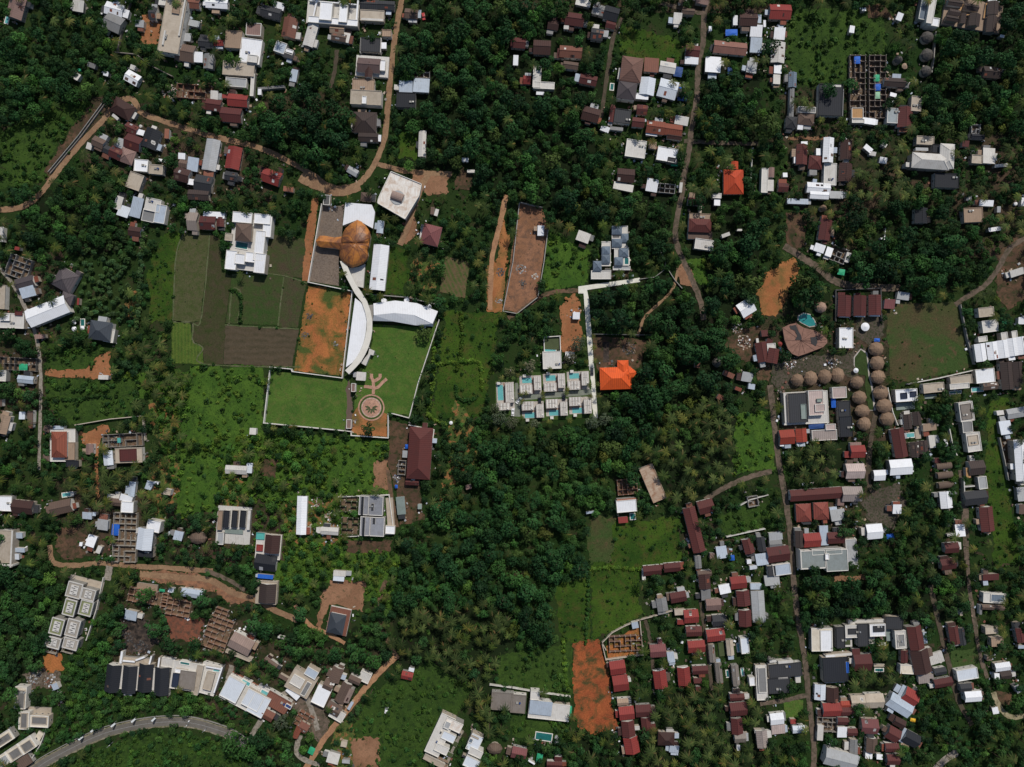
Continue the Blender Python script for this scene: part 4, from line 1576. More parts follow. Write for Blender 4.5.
def tarp(root, w, d, col, z=2.2):
    b = MB(); n = 5; vs = []
    for i in range(n+1):
        for jj in range(n+1):
            u, v = i/n-.5, jj/n-.5
            vs.append((u*w*(1-.06*abs(v)), v*d*(1-.06*abs(u)), z+.5*math.cos(u*PI)*math.cos(v*PI)*.8+R.uniform(-.07,.07)+u*.3))
    b.faces(vs, [(i*(n+1)+jj,(i+1)*(n+1)+jj,(i+1)*(n+1)+jj+1,i*(n+1)+jj+1) for i in range(n) for jj in range(n)], col); b.build('tarp_sheet', root)
    for sx in (-1,1):
        for sy in (-1,1):
            b = MB(); b.cyl(sx*w*.44, sy*d*.44, 0, z+.05, .06, .06, 'iron', 6); b.build('pole', root)
def dome(root, w, d, col, z=2.6):
    w *= R.uniform(.9,1.04); d *= R.uniform(.9,1.04); z += R.uniform(-.3,.3)
    seg = 8; b = MB(); b.cyl(0,0,0,z-.1,min(w,d)*.42,min(w,d)*.42,'wallcream',12); b.build('wall', root)
    b = MB(); rings = [(1.0,z),(.86,z+.95),(.62,z+1.8),(.34,z+2.5),(.10,z+2.85)]; vs = []
    for r, zz in rings:
        for i in range(seg):
            a = 2*PI*i/seg; f = R.uniform(.96,1.03)
            vs.append((r*f*w/2*math.cos(a), r*f*d/2*math.sin(a), zz))
    vs.append((0,0,z+2.95)); fs = []
    for k in range(len(rings)-1):
        for i in range(seg): j = (i+1)%seg; fs.append((k*seg+i,k*seg+j,(k+1)*seg+j,(k+1)*seg+i))
    k = (len(rings)-1)*seg; fs += [(k+i,k+(i+1)%seg,len(vs)-1) for i in range(seg)]; fs.append(tuple(range(seg-1,-1,-1)))
    b.faces(vs, fs, col); rf = b.build('roof', root)
    b = MB(); b.cyl(0,0,z+2.8,z+3.1,.3,.15,col,8); b.build('roof_finial', rf)
    link('door', DOOR, root, (0,-min(w,d)*.42-.02,0.02), 0)
def barrel(root, w, d, col, z=2.4):
    b = MB(); b.box(0,0,0,z,w-.6,d-.6,'wallcream'); b.build('wall', root)
    n = 8; vs = [(x, -d/2*math.cos(PI*i/n), z+d*.33*math.sin(PI*i/n)) for x in (-w/2,w/2) for i in range(n+1)]
    b = MB(); b.faces(vs, [(i,i+n+1,i+n+2,i+1) for i in range(n)]+[tuple(range(n+1)), tuple(range(2*n+1,n,-1)), (0,n,2*n+1,n+1)], col); b.build('roof', root)
    link('door', DOOR, root, (0,-d/2+.26,0.02), 0)
def shell(root, w, d, col, z=5.5):
    b = MB(); b.box(0,0,0,z-.3,w-.8,d-.8,'wallgrey'); b.build('wall', root)
    b = MB(); b.box(0,0,z-.3,z,w-.4,d-.4,'greenconc' if col == 'greenconc' else 'concrete'); rf = b.build('roof', root)
    b = MB(); t = .5; zz = z+.5
    for sx in (-1,1): b.box(sx*(w/2-t/2),0,z-.3,zz,t,d,'offwhite')
    for sy in (-1,1): b.box(0,sy*(d/2-t/2),z-.3,zz-.01,w-2*t,t,'offwhite')
    b.build('parapet', rf)
    b = MB(); pw, pd = w*.5, d*.62; b.box(0,0,z,z+.5,pw,pd,'offwhite')
    n = 5
    for i in range(n):
        y = (i+.5-n/2)*pd/n; b.box(-pw*.14*((i%2)*2-1),y,z+.45,z+.53,pw*.5,pd/n*.35,'darkgrey')
    b.build('skylight_pergola', rf)
def car(root, w, d, col):
    L, Wd = max(w,d), 1.8; L = min(max(L, 4.2), 5.0); ax = 0 if w >= d else PI/2
    body = 'carwhite' if col in ('white','lightblue') else 'carred' if col == 'red' else 'carblack'
    b = MB(); b.box(0,0,.35,.95,L,Wd,body); vs = [(-L*.33,-Wd*.44,.95),(L*.22,-Wd*.44,.95),(L*.22,Wd*.44,.95),(-L*.33,Wd*.44,.95),(-L*.25,-Wd*.38,1.5),(L*.08,-Wd*.38,1.5),(L*.08,Wd*.38,1.5),(-L*.25,Wd*.38,1.5)]
    b.faces(vs, [(4,5,6,7)], body); bo = b.build('body', root, (0,0,0), ax)
    b = MB(); b.faces(vs, [(0,1,5,4),(1,2,6,5),(2,3,7,6),(3,0,4,7)], 'glass'); b.build('windscreen', root, (0,0,0), ax)
    for sx in (-1,1):
        for sy in (-1,1):
            b = MB(); x, y = sx*L*.31, sy*Wd*.45; n = 10
            vs = [(x+.33*math.cos(2*PI*i/n), y+o, .33+.33*math.sin(2*PI*i/n)) for o in (-.11,.11) for i in range(n)]
            b.faces(vs, [(i,(i+1)%n,(i+1)%n+n,i+n) for i in range(n)]+[tuple(range(n-1,-1,-1)),tuple(range(n,2*n))], 'tyre'); b.build('wheel', root, (0,0,0), ax)
BLOCK = []  # (x, y, w, d, ang) footprints in world for vegetation
HOUSES = []
SHAPE = {'G':'gable-roofed','H':'hip-roofed','F':'flat-roofed','S':'sheet-roofed'}
def entry(t, ox_, oy_, root=None):
    plus = t[0] == '+'; k = t[1] if plus else t[0]; tok = t.split()
    cx, cy, w, h, a = [float(q) for q in tok[1:6]]; col = tok[6]; z = None
    for q in tok[7:]:
        if q.startswith('z='): z = float(q[2:])
    if w <= 5 and h <= 5 and k == 'S': return root
    mx, my = ox_+cx/SCL, oy_+cy/SCL
    area = w*h*S*S/SCL**2
    if z is None:
        z = {'G':3.3,'H':3.4,'F':3.6,'S':2.6,'R':2.6,'V':5.5,'D':2.6,'Q':2.4,'T':2.2}.get(k, .3)
        if k == 'G' and area < 40: z = 2.9
        if k in 'GS' and not plus: z += R.uniform(-.15,.35)
    zz = z if k not in 'XPK' else (z if k == 'P' else 1.0)
    x, y = wx(mx, my, zz); s = S/SCL*(H-zz)/H; w *= s; h *= s; ang = -math.radians(a)
    if k not in 'XKT': BLOCK.append((x, y, w, h, ang))
    if plus:
        rx, ry = rel(root, x, y); rr = ang-root.rotation_euler.z
        if k in 'GHSF': roof_volume(root, k, w, h, z, col, rx, ry, rr, top=False)
        return root
    base = {'G':'house','H':'house','F':'flat_roofed_house','S':'shed','R':'unfinished_building','V':'villa','D':'round_hut','Q':'vaulted_hut','T':'tarpaulin','P':'swimming_pool','K':'water_tank','X':'parked_car'}[k]
    if k == 'S' and area > 60: base = 'house'
    if k == 'F' and z < 1.6: base = 'terrace'
    if k == 'F' and area < 12: base = 'storage_hut'
    if k == 'K' and w > 2.3: base = 'round_canopy'
    r = bpy.data.objects.new(base, None); C.objects.link(r); r.location = (x, y, 0); r.rotation_euler = (0,0,ang); r.empty_display_size = .5
    sw = size_word(area, max(w,h)/max(.1,min(w,h))); cw = word(col)
    grp = None
    if k in 'GHSF':
        roof_volume(r, k, w, h, z, col)
        if base in ('house','flat_roofed_house') and min(w,h) > 4: openings(r, w-2*(.45 if min(w,h) > 5 and k in 'GHS' else .2 if k in 'GHS' else .05), h-2*(.45 if min(w,h) > 5 and k in 'GHS' else .2 if k in 'GHS' else .05), z, n_max=3)
        elif base in ('shed',) and min(w,h) > 1.6 : link('door', DOOR, r, (0, -h/2+.18, 0.02), 0)
        if base == 'terrace': stem, cat, grp = f'{sw} {cw} paved terrace', 'terrace', 'garden terraces'
        elif base == 'shed': stem, cat, grp = f'{sw} {cw} sheet-roofed shed', 'shed', 'small village sheds'
        elif base == 'storage_hut': stem, cat, grp = f'{sw} {cw} flat-topped hut', 'hut', 'small flat-topped huts'
        else: stem, cat, grp = f'{sw} {cw} {SHAPE[k]} house', 'house', 'village houses'
    elif k == 'R': ruin(r, w, h, col, z); stem, cat, grp = f'{sw} roofless {cw} building shell', 'building shell', 'roofless building shells'
    elif k == 'V': shell(r, w, h, col, z); stem, cat, grp = f'{cw} villa with slatted roof panel', 'villa', 'concrete villas in two columns'
    elif k == 'D': dome(r, w, h, col, z); stem, cat, grp = f'round hut with {cw} domed roof', 'hut', 'round huts'
    elif k == 'Q': barrel(r, w, h, col, z); stem, cat, grp = f'hut with {cw} rounded vault roof', 'hut', 'vaulted huts'
    elif k == 'T': tarp(r, w, h, col, z); stem, cat, grp = f'{sw} {cw} tarpaulin on poles', 'tarpaulin', 'tarpaulins'
    elif k == 'P': pool(r, w, h, col, z if z > 1 else 0); stem, cat, grp = f'{sw} {cw} swimming pool', 'pool', 'swimming pools'
    elif k == 'X': car(r, w, h, col); stem, cat, grp = f'parked {cw} car', 'car', 'parked cars'
    elif k == 'K':
        if base == 'round_canopy':
            b = MB(); b.cyl(0,0,0,2.2,.12,.12,'iron',8); b.build('pole', r)
            b = MB(); b.cyl(0,0,2.2,3.0,w/2,.15,col if col in M else 'white',20); b.build('canopy', r)
            stem, cat, grp = f'round {cw} canopy', 'canopy', 'round canopies'
        else:
            b = MB(); b.cyl(0,0,0,1.3,w/2,w/2,col,12); b.build('tank_body', r); b = MB(); b.cyl(0,0,1.3,1.55,w/2*.9,.2,col,12); b.build('tank_lid', r)
            stem, cat, grp = f'round {cw} tank', 'tank', 'round tanks'
    if k in 'GHS' and base in ('house','shed') and area > 22: HOUSES.append((r, w, h, z, col))
    thing(r, stem, cat, grp, mx, my)
    return r
for key, txt in TILES.items():
    if len(key) == 3: ox_, oy_, SCL = key
    else: ox_ = key[0]*256; oy_ = (0, 192, 384, 575)[key[1]]; SCL = 4.0
    root = None
    for line in txt.strip().split('\n'):
        if line.strip(): root = entry(line.strip(), ox_, oy_, root)
# lean-to annexes and patched sheets on the village houses
def catmull(pts, n=8):
    P = [pts[0]]+list(pts)+[pts[-1]]; out = []
    for i in range(1, len(P)-2):
        for k in range(n):
            t = k/n; p0,p1,p2,p3 = P[i-1],P[i],P[i+1],P[i+2]
            out.append(tuple(.5*((2*p1[q])+(-p0[q]+p2[q])*t+(2*p0[q]-5*p1[q]+4*p2[q]-p3[q])*t*t+(-p0[q]+3*p1[q]-3*p2[q]+p3[q])*t**3) for q in (0,1)))
    out.append(tuple(pts[-1])); return out
RP = [(wx(*p), wd*S/2) for pts, wd, m, nm in ROADS for p in catmull(pts, 8)]
def free(x, y, w, d, own):
    rad = math.hypot(w, d)/2*.8
    for bx, by, bw, bd, ba in BLOCK:
        if abs(bx-own[0]) < .01 and abs(by-own[1]) < .01: continue
        dx, dy = x-bx, y-by
        if dx*dx+dy*dy > (rad+math.hypot(bw,bd)/2)**2: continue
        c, s_ = math.cos(-ba), math.sin(-ba); u, v = dx*c-dy*s_, dx*s_+dy*c
        if abs(u) < bw/2+rad*.75 and abs(v) < bd/2+rad*.75: return False
    return all((x-p[0])**2+(y-p[1])**2 > (rad+r_)**2 for p, r_ in RP)
for r, w, h, z, col in HOUSES:
    th = r.rotation_euler.z
    for side in R.sample(range(4), 3):
        if R.random() > .62: continue
        aw, ad = R.uniform(2.4, 5.2), R.uniform(1.8, 3.4)
        if side < 2: aw = min(aw, w*.8); ox, oy, rr = R.uniform(-.5,.5)*(w-aw), (h/2+ad/2-.3)*(1 if side else -1), 0
        else: aw = min(aw, h*.8); ox, oy, rr = (w/2+ad/2-.3)*(1 if side == 3 else -1), R.uniform(-.5,.5)*(h-aw), PI/2
        X, Y = r.location.x+ox*math.cos(th)-oy*math.sin(th), r.location.y+ox*math.sin(th)+oy*math.cos(th)
        if not free(X, Y, aw, ad, (r.location.x, r.location.y)): continue
        c = R.choice([col, col, 'rust', 'grey', 'lightgrey', 'darkgrey', 'brown', 'offwhite', 'lightblue', 'tan', 'rustred', 'maroondark'])
        roof_volume(r, 'S', aw, ad, z*R.uniform(.68,.8), c, ox, oy, rr); BLOCK.append((X, Y, aw, ad, th+rr))
    if w*h > 30 and R.random() < .75:
        rf = [c_ for c_ in r.children if c_.name.startswith('roof')][0]; me = rf.data; hgt = max(v.co.z for v in me.vertices)
        gable = len(me.vertices) == 16
        if gable:
            pass
            zr = hgt; ze_ = min(v.co.z for v in me.vertices)+.14
            for q in range(R.randint(1,4)):
                b = MB(); sg = R.choice([-1,1]); u0 = R.uniform(-.46,.3)*w; u1 = u0+R.uniform(.9,2.4); v0 = R.uniform(0,.5); v1 = min(1, v0+R.uniform(.3,.5))
                f = lambda v: (sg*h/2*(1-v), ze_+(zr-ze_)*v+.03)
                pts = [(u0,*f(v0)),(u1,*f(v0)),(u1,*f(v1)),(u0,*f(v1))]
                if sg > 0: pts = pts[::-1]
                b.faces(pts, [(0,1,2,3)], R.choice([col, 'rust', 'lightgrey', 'brown', 'darkgrey', 'offwhite', 'maroondark', 'rustred'])); b.build('patched_sheet', rf)
# ------------------------------------------------------------------ ground, lots, roads
b = MB(); b.prism([(-3500,-3500),(3500,-3500),(3500,3500),(-3500,3500)], 0, 0, 'groundmat'); struct(b.build('ground'))
def ragged(pts, amt, step=1.1):
    out = []; n = len(pts)
    for i in range(n):
        a, c = pts[i], pts[(i+1)%n]; L = math.hypot(c[0]-a[0], c[1]-a[1]); k = max(1, int(L/step)) if amt else 1
        for q in range(k):
            x, y = a[0]+(c[0]-a[0])*q/k, a[1]+(c[1]-a[1])*q/k
            if amt and q:
                ox, oy = x, y; x += amt*(noise.noise((ox*.12,oy*.12,3))*2+noise.noise((ox*.6,oy*.6,5))*1.3+R.uniform(-.25,.25)); y += amt*(noise.noise((ox*.12,oy*.12,9))*2+noise.noise((ox*.6,oy*.6,7))*1.3+R.uniform(-.25,.25))
            out.append((x, y))
    return out
zs = [.006]
def sheet(name, pts, m, amt=0, kind='structure'):
    zs[0] += .0015; b = MB(); b.prism(ragged([wx(*p) for p in pts], amt), zs[0], zs[0], m)
    o = b.build(name); struct(o, kind); return o
GZ = {'T':'grassT','G':'grassG','S':'grassS','U':'grassU'}
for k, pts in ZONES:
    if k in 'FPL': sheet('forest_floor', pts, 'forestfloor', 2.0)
for k, pts in ZONES:
    if k == 'M': sheet('grass_field', pts, 'grassT', 2.0)
for pts in VILL: sheet('village_ground', pts, 'villagefloor', 3.0)
for k, pts in ZONES:
    if k in GZ: sheet('grass_field', pts, GZ[k], 1.4)
for name, pts, m, amt in SHEETS: sheet(name, pts, m, amt)
def ribbon(name, pts, width, m, off=0.0, edge=.0, z=None, h=0.0, kind='structure'):
    c = [wx(*p) for p in catmull(pts)]; L, Rr = [], []
    for i in range(len(c)):
        a, d = c[max(0,i-1)], c[min(len(c)-1,i+1)]; dx, dy = d[0]-a[0], d[1]-a[1]; l = math.hypot(dx,dy) or 1; nx, ny = -dy/l, dx/l
        e1 = edge*R.uniform(-1,1); e2 = edge*R.uniform(-1,1)
        L.append((c[i][0]+nx*(off+width/2+e1), c[i][1]+ny*(off+width/2+e1))); Rr.append((c[i][0]+nx*(off-width/2+e2), c[i][1]+ny*(off-width/2+e2)))
    if z is None: zs[0] += .0015; z = zs[0]
    b = MB(); n = len(c)
    if h == 0:
        b.faces([(x,y,z) for x,y in L]+[(x,y,z) for x,y in Rr], [(n+i,n+i+1,i+1,i) for i in range(n-1)], m)
    else:
        vs = [(x,y,0) for x,y in L]+[(x,y,0) for x,y in Rr]+[(x,y,z+h) for x,y in L]+[(x,y,z+h) for x,y in Rr]
        fs = [(3*n+i,3*n+i+1,2*n+i+1,2*n+i) for i in range(n-1)]+[(i,i+1,2*n+i+1,2*n+i)[::-1] for i in range(n-1)]+[(n+i,n+i+1,3*n+i+1,3*n+i) for i in range(n-1)]
        b.faces(vs, fs, m)
    o = b.build(name)
    if kind: struct(o, kind)
    return o
for pts, wd, m, name in ROADS:
    if wd > 1: ribbon(name, pts, wd*S, m, 0, .28)
AS = [(22,782),(41,765),(63,752.5),(92.7,737.8),(117,729.5),(152.7,722.8),(188,722.2),(223,731.5),(238,739.5),(246,745)]
ribbon('road_verge', AS, 10.4*S, 'verge', 0, .4); ribbon('asphalt_road', AS, 7.8*S, 'asphalt', 0, .05)
for sgn in (-1,1): ribbon('kerb', AS, .3, 'lightgrey', sgn*4.05*S, 0, .02, .13)
zs[0] += .004
ribbon('road_marking', AS, .12, 'lightgrey', 0, 0, zs[0])
gu = ribbon('guard_wall', AS, .35, 'wallgrey', 6.2*S, 0, 0, .7, None); thing(gu, '', 'wall', None, 150, 716, 'low grey guard wall along the upper edge of the curved asphalt road')
ground('bankmat', (.085,.10,.045), (.06,.085,.03), (.12,.11,.07), .1, .5)
for pts in ([(210,233),(208,257),(201,320),(192,323),(176,321)],[(262,234),(260,273)],[(232,275),(258,273),(284,276),(307,283)],[(284,276),(278,326)],[(225,325),(260,327),(299,329)],[(229,325),(232,292),(238,289),(241,296),(238,323)],[(173,322),(192,323),(193,341),(203,348),(204,364),(300,367)],[(184,233),(176,257),(173,321)]):
    ribbon('paddy_bank', pts, .8, 'bankmat', 0, .2, 0, .22)
# white walkway of the pool villas
wp = sheet('paved_walkway', [(578.3,286.5),(639.5,277.8),(640,282),(587,290),(589,300),(597.8,418),(593,418),(583.5,293.5),(578.3,293.5)], 'whitepave')
def q3(x, y): return (490+x/6.83, 330+y/6.83)
sheet('garden_lawn', [q3(*p) for p in [(35,350),(200,300),(360,285),(680,270),(705,600),(380,615),(200,612),(150,590),(35,555)]], 'hedgegrass', .3)
sheet('paved_lane', [q3(*p) for p in [(172,360),(190,362),(205,445),(690,405),(697,442),(212,480),(207,592),(150,590),(147,500),(172,500)]], 'greypave')
# ------------------------------------------------------------------ walls
HT = {'white':2.6,'grey':2.2,'offwhite':2.0,'beige':2.0,'brown':1.8,'dark':2.2,'orange':1.0}
for nm, lab, pts, col in WALLS:
    b = MB(); t = .34 if nm in ('x1','x2') else .45; hgt = HT[col] if nm not in ('x1','x2','r1','r2') else 1.2
    if nm in ('r1','r2'): t = .3
    m = 'wallgrey' if nm in ('r1','r2') else {'white':'wallwhite','grey':'wallgrey','offwhite':'wallwhite','beige':'wallcream','brown':'greybrown','dark':'greydark','orange':'terracotta'}[col]
    P = [wx(*p, hgt) for p in pts]; x0, y0 = P[0]
    for i in range(len(P)-1):
        a, c = P[i], P[i+1]; L = math.hypot(c[0]-a[0], c[1]-a[1]); ang = math.atan2(c[1]-a[1], c[0]-a[0])
        b.box((a[0]+c[0])/2-x0, (a[1]+c[1])/2-y0, 0, hgt-.004*(i%3), L-t*.5, t, m, ang)
    r = bpy.data.objects.new('boundary_wall', None); C.objects.link(r); r.location = (x0,y0,0)
    w_ = b.build('wall_panel', r)
    b = MB()
    for i in range(len(P)): b.box(P[i][0]-x0, P[i][1]-y0, 0, hgt+.15, t*1.15, t*1.15, m)
    b.build('pier', r)
    thing(r, '', 'wall', None, 0, 0, lab)
# ------------------------------------------------------------------ special buildings
def root_at(name, mx, my, label, cat, z=0, group=None):
    r = bpy.data.objects.new(name, None); C.objects.link(r); x, y = wx(mx, my, z); r.location = (x, y, 0); thing(r, '', cat, group, mx, my, label); return r
def P2(root, p, z): x, y = wx(p[0], p[1], z); return (x-root.location.x, y-root.location.y)
def blockpoly(pts):
    POLYBLOCK.append(pts)
POLYBLOCK = []
# copper hall
def z1(x, y): return (300+x/6.83, 190+y/6.83)
r = root_at('copper_roofed_hall', 355, 243, 'hall with rounded copper-orange roof and long arm reaching left to the yard wall', 'hall')
out = [z1(*p) for p in [(390,203),(420,215),(450,245),(478,285),(483,320),(475,355),(472,385),(460,410),(466,450),(455,480),(430,505),(390,522),(350,532),(315,515),(285,490),(268,455),(270,410),(275,365),(285,320),(295,290),(310,262),(345,230)]]
ze = 5.0; cpt = z1(380,365); n = len(out)
def body_z(p, t):
    f = math.sqrt(max(0, 1-t*t)); py = p[1]; v = (py-243.3)
    fold = -1.0*math.exp(-(v/1.2)**2)
    return ze+5.2*f+ (fold if t < .95 else 0)
rings = [1,.96,.88,.76,.62,.46,.30,.15]; vs = []
dense = []
for i in range(n):
    a, c = out[i], out[(i+1)%n]
    for q in range(3): dense.append((a[0]+(c[0]-a[0])*q/3, a[1]+(c[1]-a[1])*q/3))
n = len(dense)
for t in rings:
    for p in dense:
        q = (cpt[0]+(p[0]-cpt[0])*t, cpt[1]+(p[1]-cpt[1])*t); zz = body_z(q, t); X = P2(r, q, zz); vs.append((X[0], X[1], zz))
X = P2(r, cpt, ze+5); vs.append((X[0],X[1],ze+4.6)); fs = []
for k in range(len(rings)-1):
    for i in range(n): j = (i+1)%n; fs.append((k*n+i,(k+1)*n+i,(k+1)*n+j,k*n+j))
k = (len(rings)-1)*n; fs += [(k+(i+1)%n,k+i,len(vs)-1)[::-1] for i in range(n)]
b = MB(); b.faces(vs, fs, 'copper'); b.build('roof', r)
b = MB()
for t in range(0, n, 6):   # standing ribs from rim to crown
    for k in range(len(rings)-1):
        a, c = Vector(vs[k*n+t]), Vector(vs[(k+1)*n+t]); d = (c-a); s_ = Vector((-d.y,d.x,0)).normalized()*.09; u = Vector((0,0,.14))
        b.faces([tuple(a-s_),tuple(a+s_),tuple(c+s_),tuple(c-s_),tuple(a-s_+u),tuple(a+s_+u),tuple(c+s_+u),tuple(c-s_+u)], [(4,5,6,7),(0,1,5,4),(2,3,7,6),(1,2,6,5),(3,0,4,7)], 'rust')
b.build('roof_rib', r)
b = MB(); b.prism([P2(r, (cpt[0]+(p[0]-cpt[0])*.93, cpt[1]+(p[1]-cpt[1])*.93), ze) for p in out], 0, ze+.4, 'wallcream'); b.build('wall', r)
arm = [[(112,340),(135,312),(170,312),(232,324),(296,316)],[(108,350),(135,350),(170,352),(232,358),(310,362)],[(118,380),(140,390),(175,394),(235,398),(290,415)]]
b = MB(); zz = [4.2,6.0,4.2]; vs = []
for row, z_ in zip(arm, zz):
    for p in row: X = P2(r, z1(*p), z_); vs.append((X[0],X[1],z_))
b.faces(vs, [(i,i+5,i+6,i+1) for i in range(4)]+[(i+5,i+10,i+11,i+6) for i in range(4)], 'copper'); b.build('entrance_arm_roof', r)
b = MB(); b.prism([P2(r, z1(*p), 4) for p in [(125,345),(140,322),(290,325),(290,402),(175,388),(125,376)]], 0, 4.15, 'wallcream'); b.build('entrance_arm_wall', r)
blockpoly([(314,232),(372,215),(374,270),(345,270),(330,250),(315,248)])
# white slabs above and below the copper hall
def polybuild(name, label, cat, parts, group=None):
    c = parts[0][1]; mx = sum(p[0] for p in c)/len(c); my = sum(p[1] for p in c)/len(c)
    r = root_at(name, mx, my, label, cat, parts[0][3], group)
    for pn, pts, z0, z1_, m in parts:
        b = MB(); b.prism([P2(r, p, z1_) for p in pts], z0, z1_, m); b.build(pn, r)
        blockpoly(pts)
    return r
wr = [z1(*p) for p in [(310,85),(490,100),(512,150),(497,262),(430,225),(390,205),(292,242)]]
r = polybuild('flat_roofed_hall', 'white flat-roofed hall touching the top of the copper roof', 'hall', [('wall', [((p[0]-344)*.97+344,(p[1]-209)*.97+209) for p in wr],0,4.2,'wallwhite'),('roof', wr,4.2,4.5,'white')])
lw = [z1(*p) for p in [(275,488),(300,520),(350,533),(400,525),(445,505),(432,668),(380,655),(345,600)]]
polybuild('stained_terrace', 'stained white concrete terrace below the copper roof', 'terrace', [('terrace_slab', lw,0,2.0,'offwhite')])
# curved hall
def z2(x, y): return (330+x/8.525, 290+y/8.525)
infill = [z2(*p) for p in [(214,68),(262,105),(290,150),(306,205),(312,262),(308,325),(300,390),(282,460),(252,530),(222,580),(190,620),(136,658),(160,470),(185,280)]]
r = polybuild('curved_white_hall', 'white crescent-shaped hall with pale curved rim beside the big lawn', 'hall', [('wall', [((p[0]-357)*.96+357.5,(p[1]-333)*.985+333) for p in infill],0,4.6,'wallwhite'),('roof', infill,4.6,4.9,'white')])
outer = [z1(*p) for p in [(310,490),(345,570),(385,650)]]+[z2(*p) for p in [(262,10),(315,95),(345,180),(360,255),(360,345),(348,420),(328,490),(300,550),(265,610),(215,665),(162,718)]]
inner = [z1(*p) for p in [(272,485),(305,575),(352,665)]]+[z2(*p) for p in [(212,30),(272,108),(300,190),(314,262),(312,335),(301,400),(280,470),(250,535),(222,580),(185,630),(128,685)]]
b = MB(); zt = 5.7; vs = []
for z_ in (zt-.5, zt):
    for p in outer+inner:
        X = P2(r, p, zt); vs.append((X[0],X[1],z_))
n = len(outer); fs = []
for i in range(n-1):
    fs += [(2*n+i,3*n+i,3*n+i+1,2*n+i+1)[::-1],(i,i+1,2*n+i+1,2*n+i),(n+i,3*n+i,3*n+i+1,n+i+1),(i,n+i,n+i+1,i+1)]
fs += [(0,2*n,3*n,n),(n-1,2*n-1,4*n-1,3*n-1)]
b.faces(vs, fs, 'canopywhite'); b.build('curved_canopy', r)
for i in range(1, n, 2): b = MB(); X = P2(r, outer[i], 5); Y = P2(r, inner[i], 5); b.cyl(X[0]*.93+Y[0]*.07, X[1]*.93+Y[1]*.07, 0, zt-.4, .25, .25, 'wallwhite', 8); b.build('column', r)
blockpoly(outer+inner[::-1])
polybuild('porch', 'small grey stepped porch attached outside the crescent hall beside the lawn', 'porch', [('porch_slab',[z2(*p) for p in [(335,500),(380,520),(368,558),(345,550),(305,645),(262,622),(325,545)]],0,3.2,'offwhite')])
# bent hall
def bent():
    r = root_at('bent_white_hall', 405, 312, 'long white hall with bent ridge and grey lower slope above the big lawn', 'hall')
    top = [(370,115),(555,90),(740,112),(920,182)]; rid = [(373,214),(550,196),(715,213),(875,288)]; low = [(365,262),(540,268),(720,300),(880,312)]
    zt, zr, zl = 4.6, 6.6, 4.2
    b = MB(); vs = []
    for row, z_ in ((top,zt),(rid,zr),(low,zl)):
        for p in row: X = P2(r, z2(*p), z_); vs.append((X[0],X[1],z_))
    up = [(x,y,z+.18) for x,y,z in vs]; fs = [(i,i+4,i+5,i+1) for i in list(range(3))+[4,5,6]]
    b.faces(vs+up, [tuple(q+12 for q in f) for f in fs]+[f[::-1] for f in fs]+[(8+i,9+i,21+i,20+i) for i in range(3)]+[(i+1,i,12+i,13+i) for i in range(3)]+[(0,4,16,12),(4,8,20,16),(7,3,15,19),(11,7,19,23)], 'white'); b.build('roof', r)
    b = MB(); b.prism([((x)*.97, (y)*.94) for x, y, z in [vs[i] for i in (0,1,2,3,11,10,9,8)]], 0, 4.1, 'wallwhite'); b.build('wall', r)
    for p in [(458,90),(652,88),(840,140)]:
        X = P2(r, z2(*p), 2.8); b = MB(); b.cyl(X[0],X[1],0,2.8,1.6,1.5,'white',16); b.build('round_bay', r)
    blockpoly([z2(*p) for p in top+low[::-1]])
bent()
polybuild('link_passage', 'short grey covered passage between the crescent hall and the bent white hall', 'passage', [('wall',[z2(*p) for p in [(325,130),(366,125),(370,225),(400,225),(395,262),(356,262),(355,220)]],0,4.0,'wallgrey')])
# orange tent-like hipped roof beside the white walkway
r = root_at('orange_roofed_house', *q3(860,320), 'bright orange hipped-roof house beside the long white walkway', 'house', 4)
r.rotation_euler.z = math.radians(2)
for k, x, y, w, d in (('H',858,330,212,150),('H',908,262,76,110)):
    X = wx(*q3(x,y), 4); q = rel(r, *X); s = S/6.83; roof_volume(r, k, w*s, d*s, 4.0 + (0 if w > 100 else .05), 'orangetile', q[0], q[1], 0.0)
q = rel(r, *wx(*q3(945,300), 4)); roof_volume(r, 'H', 80*S/6.83, 90*S/6.83, 4.1, 'orangetile', q[0], q[1], math.radians(-40))
openings(r, 17.5, 12, 4); BLOCK.append((r.location.x, r.location.y, 20, 14, 0))
# orange-red house top right
r = root_at('orange_red_house', 733.5, 182, 'orange-red hipped-roof house standing alone left of the long white roof', 'house', 3.6)
roof_volume(r, 'H', 11.8, 14.6, 3.6, 'redtent'); q = rel(r, *wx(734.5,165.5,3.6)); roof_volume(r, 'G', 4.6, 4.2, 3.7, 'redtent', q[0], q[1], PI/2); BLOCK.append((r.location.x, r.location.y, 13, 18, 0)); openings(r, 10.9, 13.7, 3.6)
